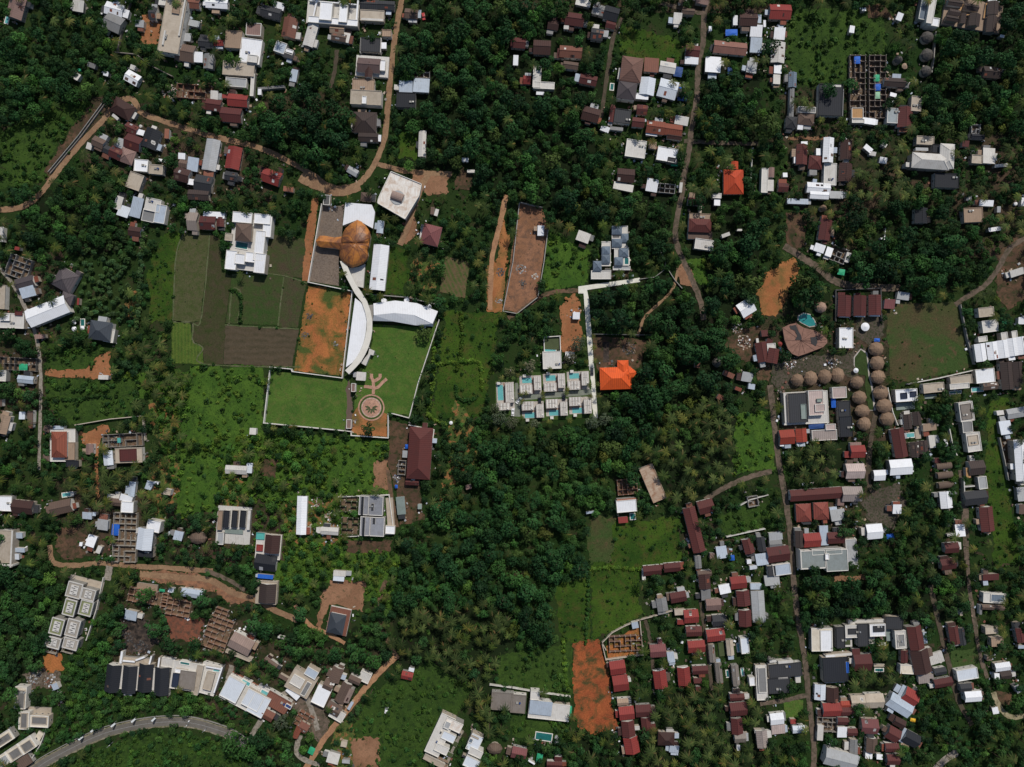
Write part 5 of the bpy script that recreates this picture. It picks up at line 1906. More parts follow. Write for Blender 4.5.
# white hexagon villa with small vault, top centre
hx = [(391,171.5),(421.5,184),(419,196),(405,219),(377.5,203),(378.5,198)]
r = polybuild('white_flat_villa', 'stained white flat-roofed villa with small rounded brown vault, above the mauve hipped house', 'villa', [('wall',[((p[0]-399)*.97+399,(p[1]-195)*.97+195) for p in hx],0,6,'wallwhite'),('roof',hx,6,6.3,'whitestained')])
b = MB(); X = P2(r, (397.5,197.5), 6.5); b.cyl(X[0],X[1],6.3,6.6,4.2,4.2,'lightgrey',20); b.build('round_base', r)
b = MB(); nn = 8; vs = [(X[0]+x*math.cos(-.35)-y*math.sin(-.35), X[1]+x*math.sin(-.35)+y*math.cos(-.35)+.4, 6.6+2.0*math.sin(PI*i/nn)) for x in (-3.6,3.6) for i in range(nn+1) for y in (-2.6*math.cos(PI*i/nn),)]
b.faces(vs, [(i,i+nn+1,i+nn+2,i+1) for i in range(nn)]+[tuple(range(nn+1)), tuple(range(2*nn+1,nn,-1))], 'brownbeige'); b.build('vault', r)
b = MB()
for i in range(len(hx)):
    a, c = P2(r, hx[i], 6.5), P2(r, hx[(i+1)%len(hx)], 6.5); b.box((a[0]+c[0])/2,(a[1]+c[1])/2,6.3,6.85-.003*i,math.hypot(c[0]-a[0],c[1]-a[1])-.3,.3,'white_trim',math.atan2(c[1]-a[1],c[0]-a[0]))
b.build('parapet', r)
# pool villas
def unit(label, pl, ra, rb, deck, x0, y0, x1, y1):
    cx, cy = (x0+x1)/2, (y0+y1)/2
    r = root_at('pool_villa', *q3(cx,cy), label, 'villa', 0, 'white villas with turquoise pools')
    r.rotation_euler.z = math.radians(2.5)
    def put(z): 
        def f(x, y): X = wx(*q3(x,y), z); return rel(r, *X)
        return f
    s = S/6.83
    b = MB(); q = put(.2)(cx,cy); b.box(q[0],q[1],0,.40,(x1-x0)*s,(y1-y0)*s,'palepave'); b.build('terrace', r)
    b = MB(); d = deck; q = put(.3)((d[0]+d[2])/2,(d[1]+d[3])/2); b.box(q[0],q[1],.2,.44,(d[2]-d[0])*s,(d[3]-d[1])*s,'tanpave'); b.build('deck', r)
    for nm, g in (('roof', ra), ('roof', rb)):
        w, h = (g[2]-g[0])*s, (g[3]-g[1])*s; q = put(3.4)((g[0]+g[2])/2,(g[1]+g[3])/2)
        b = MB(); b.box(q[0],q[1],.2,3.3,w-.4,h-.4,'wallwhite'); b.build('wall', r)
        b = MB(); b.box(q[0],q[1],3.3,3.6,w,h,'palepave'); rf = b.build('roof', r)
        b = MB()
        b.box(q[0]-w*.03,q[1],3.6,3.72,.28,h*.8,'wallgrey'); b.box(q[0],q[1]+h*.06,3.6,3.715,w*.6,.28,'wallgrey'); b.box(q[0]+w*.3,q[1]-h*.3,3.6,4.1,.9,.8,'white_trim'); b.build('roof_beam', rf)
        b = MB()
        for i in range(4): b.box(q[0]+(i-1.5)*w/4.2,q[1],3.6,3.63,w/9,h*.9,'wallwhite')
        b.build('roof_panel', rf)
    b = MB(); g = pl; w, h = (g[2]-g[0])*s, (g[3]-g[1])*s; q = put(.3)((g[0]+g[2])/2,(g[1]+g[3])/2); b.box(q[0],q[1],.2,.48,w+.5,h+.5,'palepave'); bb = b.build('pool_rim', r)
    b = MB(); b.box(q[0],q[1],.3,.50,w,h,'pool_teal'); b.build('pool_water', r)
    b = MB(); b.box(q[0]-w*.25, q[1]+(h/2+1.2)*(1 if g[1] < cy else -1), .1, 2.3, 2.0, 1.6, 'wallwhite'); b.build('cabana', r)
unit('pool villa in the upper row, farthest from the white walkway',(220,327,284,362),(203,375,290,437),(300,314,350,410),(286,325,302,435),203,312,350,438)
unit('pool villa in the middle of the upper row of villas',(382,310,447,347),(368,362,455,420),(464,298,512,395),(447,312,464,420),363,298,514,420)
unit('pool villa at right end of the upper row, next to the white walkway',(542,296,608,332),(530,348,616,408),(625,283,675,378),(608,300,626,405),526,283,677,408)
unit('pool villa in the lower row, farthest from the white walkway',(238,564,303,600),(217,488,300,548),(316,505,368,598),(216,548,318,562),217,488,368,602)
unit('pool villa in the middle of the lower row of villas',(404,548,468,584),(382,472,464,534),(480,488,530,584),(384,534,482,548),382,472,530,586)
unit('pool villa at right end of the lower row, next to the white walkway',(562,532,628,567),(540,457,622,518),(642,472,694,570),(540,518,642,532),540,457,694,572)
unit('separate pool villa with tall narrow pool left of the villa rows',(53,377,90,480),(105,360,165,496),(42,498,138,547),(90,360,105,498),45,357,166,547)
blockpoly([q3(*p) for p in [(35,340),(190,300),(680,270),(705,600),(40,600)]])
for x, y, a, c, lab in [(696,283,90,'carblack','black car parked on the white walkway beside the pool villas'),(197,480,50,'carwhite','white car turning at the left end of the villa lane'),(156,560,88,'carwhite','white car parked below the left villa'),(338,488,85,'carblack','dark car parked by the villa lane below the upper row'),(503,474,88,'carblack','dark car parked by the villa lane near its right end')]:
    r = root_at('parked_car', *q3(x,y), lab, 'car', 0, 'parked cars'); r.rotation_euler.z = math.radians(a); car(r, 4.5, 1.8, 'white' if c == 'carwhite' else 'black')
# blue-grey multi-hip villa
def z8(x, y): return (580+x/10.95, 220+y/10.95)
r = root_at('blue_grey_roofed_villa', *z8(400,350), 'white villa compound with nine small blue-grey hipped roofs', 'villa')
vol = [('F',435,190,175,250,3.0,'offwhite'),('F',455,400,160,200,3.0,'offwhite'),('F',285,370,100,270,3.0,'offwhite'),('F',230,600,218,95,3.0,'offwhite'),('F',455,528,190,42,2.4,'lightgrey')]
vol += [('H',405,112,110,92,4,'bluegrey'),('H',492,195,76,95,4,'bluegrey'),('H',405,250,110,92,4,'bluegrey'),('H',480,355,104,95,4,'bluegrey'),('H',425,452,92,92,4,'bluegrey'),('H',285,332,88,90,4,'bluegrey'),('H',285,428,88,98,4,'bluegrey'),('H',190,502,94,106,4,'bluegrey'),('F',305,540,60,26,3.4,'greydark'),('F',395,178,80,30,3.2,'greydark')]
for k, x, y, w, d, z_, c in vol:
    X = wx(*z8(x,y), z_); q = rel(r, *X); s = S/10.95*(H-z_)/H; roof_volume(r, k, w*s, d*s, z_, c, q[0], q[1], 0, top=False); BLOCK.append((X[0],X[1],w*s,d*s,0))
rp = root_at('swimming_pool', *z8(503,460), 'narrow dark teal pool inside the blue-grey roofed villa compound', 'pool', 0, 'swimming pools'); pool(rp, 3.4, 4.6, 'tealdark', 2.9)
sheet('courtyard', [z8(*p) for p in [(350,555),(540,555),(530,640),(350,650)]], 'brownwet')
# round garden plaza
def z7(x, y): return (330+x/8.525, 370+y/8.525)
cx, cy = z7(353,320)
def disc(name, r0, r1, m, z, h=0):
    n = 40; X, Y = wx(cx, cy); b = MB()
    vs = [(X+r_*math.cos(2*PI*i/n), Y+r_*math.sin(2*PI*i/n), z_) for z_ in ((z,) if h == 0 else (0, z+h)) for r_ in (r1, r0) for i in range(n)]
    if h == 0: b.faces(vs, [(i,(i+1)%n,(i+1)%n+n,i+n) for i in range(n)], m)
    else: b.faces(vs, [(2*n+i,2*n+(i+1)%n,3*n+(i+1)%n,3*n+i) for i in range(n)]+[(i,(i+1)%n,2*n+(i+1)%n,2*n+i) for i in range(n)]+[(n+i,3*n+i,3*n+(i+1)%n,n+(i+1)%n) for i in range(n)], m)
    return b.build(name)
u = S/8.525
zs[0] += .02
struct(disc('round_plaza', 0, 113*u, 'pinkpave', zs[0])); zs[0] += .004
struct(disc('planting_ring', 86*u, 101*u, 'hedgegrass', zs[0])); zs[0] += .004
struct(disc('inner_paving', 0, 82*u, 'palepave', zs[0])); zs[0]+=.004
struct(disc('inner_paving', 0, 78*u, 'pinkpave', zs[0]))
b = MB(); X0, Y0 = wx(cx, cy)
for k in range(7):
    a = math.radians(-90+(k-3)*34); c_, s_ = math.cos(a), math.sin(a)
    b.prism([(X0+c_*l-s_*w_, Y0+s_*l+c_*w_) for l, w_ in ((.8,-.25),(2.6,-.55),(3.9,0),(2.6,.55),(.8,.25))], 0, zs[0]+.25, 'mossy')
o = b.build('flower_bed'); thing(o, '', 'flower bed', None, 0, 0, 'fan of green planting beds in the middle of the round garden plaza')
for p in ([(370,205),(373,150)],[(373,150),(368,95),(355,60),(356,32)],[(370,100),(400,82),(425,65),(428,32)],[(375,155),(410,145),(450,105),(485,75)],[(370,150),(340,145),(290,140)]):
    ribbon('brick_path', [z7(*q) for q in p], 26*u, 'pinkpave', 0, .05)
# fan shaped tiled terrace and its lagoon pool
def z4(x, y): return (760+x/7.31, 310+y/7.31)
fan = [z4(*p) for p in [(165,130),(215,105),(265,95),(320,130),(400,150),(455,180),(492,215),(492,240),(460,272),(400,295),(330,322),(280,338),(235,320),(205,285),(180,220)]]
r = polybuild('fan_shaped_pavilion', 'fan-shaped brown ribbed roof with painted plant-shadow patches beside the teal lagoon pool', 'pavilion', [('wall',[((p[0]-804)*.94+804,(p[1]-340)*.94+340) for p in fan],0,2.8,'wallcream'),('roof',fan,2.8,3.2,'deckbrown')])
o = P2(r, z4(290,215), 3.2); b = MB(); hub = z4(300,225)
for p in fan: 
    X = P2(r, ((p[0]-hub[0])*.96+hub[0], (p[1]-hub[1])*.96+hub[1]), 3.2); Y = P2(r, hub, 3.2); L = math.hypot(X[0]-Y[0],X[1]-Y[1]); b.box((X[0]+Y[0])/2,(X[1]+Y[1])/2,3.2,3.3,L,.1,'maroondark',math.atan2(X[1]-Y[1],X[0]-Y[0]))
b.build('roof_rib', r)
b = MB()
for pts in ([(215,118),(262,108),(278,150),(300,185),(305,220),(255,218),(272,190),(255,150),(225,140)],[(368,200),(420,195),(418,240),(408,265),(375,245)]): b.prism([P2(r, z4(*p), 3.3) for p in pts], 3.2, 3.36, 'plantshadow')
b.build('dark_roof_patch', r)  # plants and their shadow drawn as flat black shapes on the roof
lag = [z4(*p) for p in [(285,45),(320,25),(365,35),(395,75),(408,112),(360,120),(310,95),(280,75)]]
lg = [((p[0]-806.5)*1.14+806.5,(p[1]-320)*1.14+320) for p in lag]
r = root_at('lagoon_pool', 806.5, 320, 'rounded teal lagoon pool touching the fan-shaped brown roof', 'pool', 0); b = MB(); b.prism([P2(r,p,.2) for p in lg],0,.22,'palepave'); b.build('pool_rim', r); b = MB(); b.prism([P2(r,p,.2) for p in lag],.1,.28,'pool_lagoon'); b.build('pool_water', r)
b = MB(); blockpoly(lg)
pond = [z4(*p) for p in [(690,350),(735,290),(775,320),(785,400),(790,480),(810,560),(820,640),(830,731),(790,731),(780,640),(765,560),(770,480),(720,470),(690,410)]]
pc = [((p[0]-862)*1.16+862.3,(p[1]-382)*1.03+381.6) for p in pond]
sheet('stone_border', pc, 'palepave'); sheet('green_pond', pond, 'pondgreen'); blockpoly(pc)
def pile(mx, my, r, cols, label):
    x, y = wx(mx, my); b = MB(); r *= S
    for k in range(int(14+r*r*2.5)):
        a, q = R.uniform(0,2*PI), r*math.sqrt(R.random()); h = (1-q/r)*r*.22+.15; d = R.uniform(.3,1.1)
        b.box(q*math.cos(a), q*math.sin(a), 0, h*R.uniform(.5,1.2), d, d*R.uniform(.4,1), R.choice(cols), R.uniform(0,3))
    o = b.build('rubble_pile', None, (x,y,0)); struct(o, 'stuff'); o['label'] = label; o['category'] = 'rubble'
GREYC = ['greydark','greyrubble','lightgrey','greyslab']; MIXC = ['lightgrey','white','tan','brown','rust','beige']; DARKC = ['greydark','darkgrey','brown','darkconc']
for a in [(318,504,8,MIXC,'scattered pale debris right of the long white shed'),(330,515,6,MIXC+GREYC,'mixed rubble between the long white shed and the twin grey villas'),(402,467,7,GREYC,'grey building rubble left of the long maroon hall'),(398,478,5,GREYC+['bluedark'],'dark heap of materials below left of the long maroon hall'),
  (170,92,8,['beige','offwhite','terracotta','greyrubble'],'pale and orange rubble heap left of the roofless red brick shell'),(743,342,8,MIXC,'rubble patch left of the fan-shaped roof'),(737,327,6,GREYC+['tan'],'grey and tan rubble heap above the rubble patch at right'),(521,269,5,GREYC,'larger grey stone heap in the fenced brown lot'),(523,284,4.5,DARKC,'dark stone heap in the fenced brown lot'),(535,276,3,['lightgrey','beige'],'small pale heap at right in the fenced brown lot'),
  (500,272,4.5,DARKC,'dark boulder heap on the orange strip left of the fenced lot'),(499,301,3.5,GREYC,'small grey heap low on the orange strip'),(310,316,4,DARKC,'dark heap at left of the big orange yard'),(305,335,3.5,DARKC,'lower dark heap at left edge of the big orange yard'),(336,344,2.6,GREYC,'small round rock heap at lower right of the big orange yard'),
  (111,442,7,DARKC+GREYC,'dark rubble beside the tiled yard at left'),(34,677,8,GREYC+['beige'],'grey rubble below the slatted concrete villas'),(50,680,7,MIXC,'mixed debris below the orange earth under the slatted villas'),(62,703,4,MIXC,'small debris patch above the lower left white villas'),(641,497,7,DARKC+['rust'],'dark debris between the ruin and the stained slab roof'),(790,363,7,MIXC,'pale stones at left end of the stony thatched-hut row'),(832,362,7,MIXC,'pale stones above the middle of the thatched-hut row'),(127,637,8,DARKC,'black burnt heap above the black-roofed rows'),(141,648,8,DARKC,'lower black burnt heap above the black-roofed rows'),(629,349,7,DARKC+['brown','tan'],'earth and stone heaps above the bright orange roof'),(188,663,4,GREYC,'grey debris beside white villas above the road')]: pile(*a)
# street lamps, banners by the asphalt road
def post(mx, my, label, kind, rot=0):
    r = root_at(kind, mx, my, label, 'banner' if kind == 'banner_pole' else 'street lamp', 0, 'banner poles by the road' if kind == 'banner_pole' else 'street lamps by the road')
    r.rotation_euler.z = rot
    b = MB(); b.cyl(0,0,0,6.5,.12,.08,'iron',8); b.build('pole', r)
    if kind == 'banner_pole': b = MB(); b.box(.55,0,2.2,6.3,1.0,.08,'bannerwhite'); b.build('banner_cloth', r)
    else:
        b = MB(); b.box(.9,0,6.4,6.5,1.9,.1,'iron'); b.build('lamp_arm', r); b = MB(); b.box(2.0,0,6.35,6.5,.9,.3,'lampwhite'); b.build('lamp_head', r)
for mx, my, l in [(84.5,734,'tiny white banner, lowest of the banner poles above the curved road'),(96.5,726,'tall white banner second along the curved road from the left'),(116.5,721,'pale blue-white banner in the middle of the banner poles on the curved road'),(136.5,716.5,'pale banner on pole just below the black-roofed rows beside the road'),(156.5,715.5,'rightmost pale banner pole above the curved road')]: post(mx, my, l, 'banner_pole', -.7)
for mx, my, l in [(113,742,'street lamp on the lower verge inside the road curve at left'),(189,722.5,'street lamp over the top of the road curve, right of the banners'),(207,727,'street lamp at right end of the curved road near the trees')]: post(mx, my, l, 'street_lamp', .7)
# ------------------------------------------------------------------ vegetation
rng = np.random.default_rng(11)
MG = 60                                  # map margin
GW, GH = 1024+2*MG, 767+2*MG
YY, XX = np.mgrid[0:GH, 0:GW]; XX = XX-MG+.5; YY = YY-MG+.5
def pmask(pts):
    m = np.zeros((GH, GW), bool); n = len(pts)
    xs = [p[0] for p in pts]; ys = [p[1] for p in pts]
    x0, x1 = max(0,int(min(xs))+MG-1), min(GW,int(max(xs))+MG+2); y0, y1 = max(0,int(min(ys))+MG-1), min(GH,int(max(ys))+MG+2)
    if x0 >= x1 or y0 >= y1: return m
    X, Y = XX[y0:y1,x0:x1], YY[y0:y1,x0:x1]; s = np.zeros(X.shape, bool)
    for i in range(n):
        xa, ya = pts[i]; xb, yb = pts[(i+1)%n]
        if ya == yb: continue
        c = ((ya > Y) != (yb > Y)) & (X < (xb-xa)*(Y-ya)/(yb-ya)+xa); s ^= c
    m[y0:y1,x0:x1] = s; return m
zone = np.full((GH, GW), 'V', dtype='<U1')
for k, pts in ZONES: zone[pmask(pts)] = k
def unw(x, y): return (x/S+512, 383.5-y/S)
blocked = np.zeros((GH, GW), bool)
for x, y, w, d, a in BLOCK:
    c, s = math.cos(a), math.sin(a)
    blocked |= pmask([unw(x+u*w/2*c-v*d/2*s, y+u*w/2*s+v*d/2*c) for u, v in ((-1,-1),(1,-1),(1,1),(-1,1))])
for p in POLYBLOCK: blocked |= pmask(p)
roadm = np.zeros((GH, GW), bool)
def ribmask(pts, wd):
    c = catmull(pts, 5)
    for i in range(len(c)-1):
        (xa,ya),(xb,yb) = c[i], c[i+1]; L = math.hypot(xb-xa,yb-ya) or 1; nx, ny = -(yb-ya)/L*wd/2, (xb-xa)/L*wd/2; ex, ey = (xb-xa)/L, (yb-ya)/L
        roadm[:] |= pmask([(xa+nx-ex,ya+ny-ey),(xb+nx+ex,yb+ny+ey),(xb-nx+ex,yb-ny+ey),(xa-nx-ex,ya-ny-ey)])
for pts, wd, m, name in ROADS:
    if wd > 1 and name != 'forest_track': ribmask(pts, wd*.9)
ribmask(AS, 10); roadm |= pmask([(578,286),(640,277),(640,283),(588,291),(598,418),(593,418),(583,294),(578,294)])
lots = np.zeros((GH, GW), bool); veglots = np.zeros((GH, GW), bool)
for name, pts, m, amt in SHEETS:
    if m in ('vegplot','orangegrass','grassbrown','orange2','brownwet'): veglots |= pmask(pts)
    if m not in ('vegplot',): lots |= pmask(pts)
def dist(mask, n=14):
    d = np.full(mask.shape, n, np.float32); cur = mask.copy(); d[cur] = 0
    for i in range(1, n):
        nx = cur.copy(); nx[1:] |= cur[:-1]; nx[:-1] |= cur[1:]; nx[:,1:] |= cur[:,:-1]; nx[:,:-1] |= cur[:,1:]
        if i % 2: nx[1:,1:] |= cur[:-1,:-1]; nx[:-1,:-1] |= cur[1:,1:]; nx[1:,:-1] |= cur[:-1,1:]; nx[:-1,1:] |= cur[1:,:-1]
        d[nx & ~cur] = i; cur = nx
    return d
DB, DR, DL = dist(blocked), dist(roadm), dist(lots)
noedge = np.zeros((GH, GW), bool)
for name, pts, m, amt in SHEETS:
    if name in ('lawn','rice_paddy') or amt < .3: noedge |= pmask(pts)
edge = (dist(~lots, 5) < 3) & ~noedge
for p in WALLS:
    pass
clearz = np.isin(zone, ['G','S','U','N','T']); DC = dist(clearz, 8)
def quads_mesh(name, V, T, mat, parent=None, loc=None, rot=0, tris=False):
    k = 3 if tris else 4; nf = len(V)//k
    me = bpy.data.meshes.new(name); me.vertices.add(len(V)); me.vertices.foreach_set('co', V.astype(np.float32).ravel())
    me.loops.add(len(V)); me.loops.foreach_set('vertex_index', np.arange(len(V), dtype=np.int32))
    me.polygons.add(nf); me.polygons.foreach_set('loop_start', np.arange(0, len(V), k, dtype=np.int32)); me.polygons.foreach_set('loop_total', np.full(nf, k, np.int32))
    at = me.attributes.new('tint', 'FLOAT_COLOR', 'POINT'); col = np.ones((len(V),4), np.float32); col[:,:3] = T; at.data.foreach_set('color', col.ravel())
    me.materials.append(M[mat]); me.update(calc_edges=True); return me
def leafquads(P, Nn, size, rg, aspect=.75):
    n = len(P); rnd = rg.normal(size=(n,3)); t = np.cross(Nn, rnd); t /= np.linalg.norm(t,axis=1)[:,None]+1e-9; bt = np.cross(Nn, t)
    s = (size*rg.uniform(.6,1.35,n))[:,None] if np.ndim(size) == 0 else (size*rg.uniform(.6,1.35,n))[:,None]
    a = t*s*.5; c = bt*s*.5*aspect; k = rg.uniform(-.25,.25,(n,1))
    V = np.stack([P-a+c*k, P-c-a*k, P+a-c*k, P+c+a*k], 1); V[:,0] += Nn*s*.12; V[:,2] -= Nn*s*.12
    return V.reshape(-1,3)
def crown(seed, nlobe=9, nleaf=420, leaf=.19, flat=.62, spread=.62, base=(.04,.09,.02), hi=(.075,.14,.03), zc=1.0):
    rg = np.random.default_rng(seed)
    L = [(0,0,zc+.08,.55)]
    for i in range(nlobe-1):
        a = 2*PI*i/(nlobe-1)+rg.uniform(-.4,.4); r_ = spread*rg.uniform(.6,1.18); L.append((r_*math.cos(a), r_*math.sin(a), zc+rg.uniform(-.42,.2), rg.uniform(.22,.42)))
    w = np.array([l[3]**2 for l in L]); w /= w.sum(); idx = rg.choice(len(L), nleaf, p=w); LL = np.array(L)[idx]
    d = rg.normal(size=(nleaf,3)); d[:,2] = np.abs(d[:,2])*.9-.15; d /= np.linalg.norm(d,axis=1)[:,None]
    rad = LL[:,3]*rg.uniform(.72,1.05,nleaf)
    P = LL[:,:3]+d*rad[:,None]*np.array([1,1,flat*1.25])
    Nn = d+rg.normal(size=(nleaf,3))*.27+np.array([0,0,.35]); Nn /= np.linalg.norm(Nn,axis=1)[:,None]
    V = leafquads(P, Nn, leaf, rg)
    lob = rg.uniform(0,1,len(L))[idx]; t = np.clip(.82*lob+.18*rg.uniform(0,1,nleaf),0,1)[:,None]; T = np.array(base)*(1-t)+np.array(hi)*t
    return V, np.repeat(T,4,0)
def palm(seed, nf=0, r=4.1, base=(.024,.045,.011), hi=(.080,.105,.028), zc=8.5):
    rg = np.random.default_rng(seed); V = []; T = []; nf = int(rg.integers(10,17)); r = r*rg.uniform(.82,1.12)
    for k in range(nf):
        az = 2*PI*k/nf*1.0+rg.uniform(-.18,.18); up = rg.uniform(.15,.75); L = r*rg.uniform(.8,1.1); n = 9; tt = rg.uniform(0,1)**1.3; col = np.array(base)*(1-tt)+np.array(hi)*tt
        if rg.random() < .03: col = np.array((.10,.085,.03))
        dirv = np.array([math.cos(az), math.sin(az), 0]); side = np.array([-dirv[1], dirv[0], 0])
        pts = []
        for i in range(n+1):
            s = i/n; pts.append(dirv*L*(s-.12*s*s)+np.array([0,0,zc+L*(up*s*.7-(.55+.35*up)*s*s)]))
        for i in range(n):
            a, c = pts[i], pts[i+1]; s = (i+.5)/n; ll = L*.10*math.sin(PI*min(1,s*.9+.14))+.06; mid = (a+c)/2
            for sg in (-1,1):
                tip = mid+side*sg*ll+dirv*ll*.45-np.array([0,0,ll*.35])
                V += [a, c, tip+dirv*.10, tip-dirv*.06]; T += [col*rg.uniform(.8,1.15)]*4
    return np.array(V), np.array(T)
def trunk_v(r0, r1, h, seg=5, lean=(0,0)):
    V = []
    for i in range(seg):
        a0, a1 = 2*PI*i/seg, 2*PI*(i+1)/seg
        V += [(r0*math.cos(a0), r0*math.sin(a0), 0), (r0*math.cos(a1), r0*math.sin(a1), 0), (r1*math.cos(a1)+lean[0], r1*math.sin(a1)+lean[1], h), (r1*math.cos(a0)+lean[0], r1*math.sin(a0)+lean[1], h)]
    return np.array(V)
def limbs(rg, zc, n=5):
    V = [trunk_v(.065,.045,zc*.62)]
    for i in range(n):
        a = 2*PI*i/n+rg.uniform(-.3,.3); e = np.array([.45*math.cos(a), .45*math.sin(a), zc*.98]); s = np.array([0,0,zc*.55]); t = np.array([-math.sin(a), math.cos(a), 0])*.022; u = np.array([0,0,.03])
        V.append(np.array([s-t*1.3, s+t*1.3, e+t*.5, e-t*.5])); V.append(np.array([s-u, s+u, e+u*.5, e-u*.5]))
    return np.concatenate(V)
SP = {}   # species: list of (crown V,T, trunk V)
def species(key, n, **kw):
    SP[key] = []
    for i in range(n):
        kw2 = dict(kw); kw2['nlobe'] = max(5, kw['nlobe']+[-3,4,0,-1,3,-4][i%6]); kw2['spread'] = kw.get('spread',.62)*[1.08,.9,1,1.12,.95,1.04][i%6]; V, T = crown(hash_(key)+i*7, **kw2); SP[key].append((V, T, limbs(np.random.default_rng(i), kw.get('zc',1.0))))
def hash_(k): return sum(ord(c)*31**i for i, c in enumerate(k)) % 9973
species('dark', 6, nlobe=10, nleaf=520, leaf=.17, base=(.006,.024,.009), hi=(.020,.062,.020))
species('mid', 6, nlobe=9, nleaf=480, leaf=.17, base=(.011,.042,.013), hi=(.034,.098,.027))
species('light', 5, nlobe=11, nleaf=480, leaf=.17, base=(.022,.072,.015), hi=(.056,.145,.032))
species('yellow', 4, nlobe=8, nleaf=360, leaf=.18, base=(.036,.062,.014), hi=(.070,.105,.026))
species('bluish', 4, nlobe=7, nleaf=260, leaf=.24, flat=.7, base=(.024,.062,.022), hi=(.060,.120,.048), spread=.5)
species('olive', 3, nlobe=9, nleaf=420, leaf=.15, base=(.055,.075,.045), hi=(.095,.12,.07))
SP['palm'] = [(*palm(100+i), trunk_v(.24,.14,8.4)) for i in range(7)]
SP['palmdark'] = [(*palm(200+i, base=(.014,.034,.007), hi=(.046,.070,.014)), trunk_v(.24,.14,8.4)) for i in range(5)]
def shrubcrown(seed, base, hi): return crown(seed, nlobe=6, nleaf=48, leaf=.5, spread=.5, base=base, hi=hi, zc=.45)
SP['shrub'] = [(*shrubcrown(300+i, (.012,.042,.010), (.034,.090,.019)), None) for i in range(4)]
SP['shrubb'] = [(*shrubcrown(400+i, (.022,.062,.012), (.044,.108,.020)), None) for i in range(4)]
SP['hedgeb'] = [(*shrubcrown(600+i, (.045,.105,.015), (.080,.160,.024)), None) for i in range(4)]
SP['bluebush'] = [(*shrubcrown(500+i, (.050,.095,.045), (.085,.145,.070)), None) for i in range(3)]
MIX = {'F':[('dark',.40),('palmdark',.04),('yellow',.07),('mid',.36),('palm',.02),('light',.11)],
       'L':[('dark',.25),('mid',.5),('light',.2),('palmdark',.05)],
       'P':[('palm',.62),('palmdark',.28),('mid',.06),('dark',.04)],
       'V':[('dark',.46),('mid',.28),('light',.03),('yellow',.02),('palmdark',.14),('palm',.08)],
       'M':[('mid',.35),('light',.3),('yellow',.1),('palm',.25)],
       'B':[('bluish',1.)],
       'K':[('dark',.15),('mid',.45),('light',.4)],'T':[('mid',.4),('light',.6)],'S':[('mid',.5),('light',.5)],'G':[('mid',1)],'U':[('mid',.6),('light',.4)],'N':[]}
RAD = {'F':(2.6,8.2),'L':(3.2,6.2),'P':(3.8,4.8),'V':(2.2,4.8),'M':(2.2,4.2),'B':(2.0,3.0),'K':(2.0,4.4),'T':(1.3,2.3),'S':(1.4,2.4),'G':(1.2,2.2),'U':(1.6,3.2)}
plants = []      # mx, my, radius, species, zone
cell = {}
def crowded(mx, my, r, k):
    gx, gy = int(mx//12), int(my//12)
    for i in (-1,0,1):
        for j in (-1,0,1):
            for (x, y, q) in cell.get((gx+i,gy+j), ()):
                if (x-mx)**2+(y-my)**2 < (k*(r+q)/S)**2: return True
    return False
def put(mx, my, r, sp, z):
    plants.append((mx, my, r, sp, z)); cell.setdefault((int(mx//12), int(my//12)), []).append((mx, my, r))
# individually surveyed trees
for mx, my, r, sp in [(108,43,4.2,'light'),(345,210,0,'mid'),(368,430,4.8,'dark'),(559,69,4.2,'light'),(944,68,5.2,'light'),(852,85,4.8,'mid'),(842,124,4,'yellow'),(423,333,5.2,'yellow'),(400,220,0,'mid'),
    (378,239,3.6,'mid'),(865,275,8,'mid'),(808,296,9,'mid'),(543,750,0,'mid'),(281,723,5.6,'olive'),(155,630,7,'mid'),(168,645,6.5,'mid'),(195,645,5,'mid'),(665,372,7,'mid'),(650,395,8,'mid'),(655,405,7.5,'mid'),(645,430,7,'mid'),(467,587,4.4,'light'),
    (632,480,5,'mid'),(700,355,8,'mid'),(718,345,7.5,'mid'),(730,360,7,'mid'),(578,343,5.2,'olive'),(570,358,4.4,'olive'),(530,367,4.6,'olive'),(510,372,4.0,'olive'),(500,418,5.5,'olive'),(512,422,4.6,'olive'),(535,424,4.0,'olive'),(593,423,5.5,'olive'),(604,420,5,'olive'),(495,408,4,'olive'),
    (145,595,5.5,'light'),(120,610,5,'mid'),(203,600,6,'mid'),(255,625,7,'mid'),(265,632,6,'mid'),(985,55,7,'dark'),(770,45,6,'mid'),(232,745,8,'light'),(248,752,7,'light'),(262,740,7,'mid'),(300,615,6,'mid'),(700,200,6,'mid'),(830,90,5,'mid')]:
    if r: put(mx, my, r, sp, 'X')
for y in np.arange(233, 330, 3.6): put(143+R.uniform(-1.6,1.6)-(y-233)*.06, y, R.uniform(1.7,2.4), 'bluish', 'B')
for i in range(9): put(548+R.uniform(-60,40)*0+[0,24,48,-24,-46,70,18,-12,36][i], 404+[-12,-13,-14,8,-4,-2,24,22,22][i], 0, 'palm', 'N')
plants = [p for p in plants if p[2] > 0]
for x, y in [(212,440),(247,432),(362,432),(365,462),(527,435),(530,405),(218,490),(223,602),(408,628),(548,622),(518,248),(190,310),(413,272),(648,48),(710,42),(650,128),(714,120),(665,215),(724,210),(740,370),(685,378),(745,450),(692,455),(80,325)]:
    put(*q3(x,y), 2.3, 'palm', 'N')
NT = 30000
cand = np.column_stack([rng.uniform(-MG+8, 1024+MG-8, NT), rng.uniform(-MG+8, 767+MG-8, NT)])
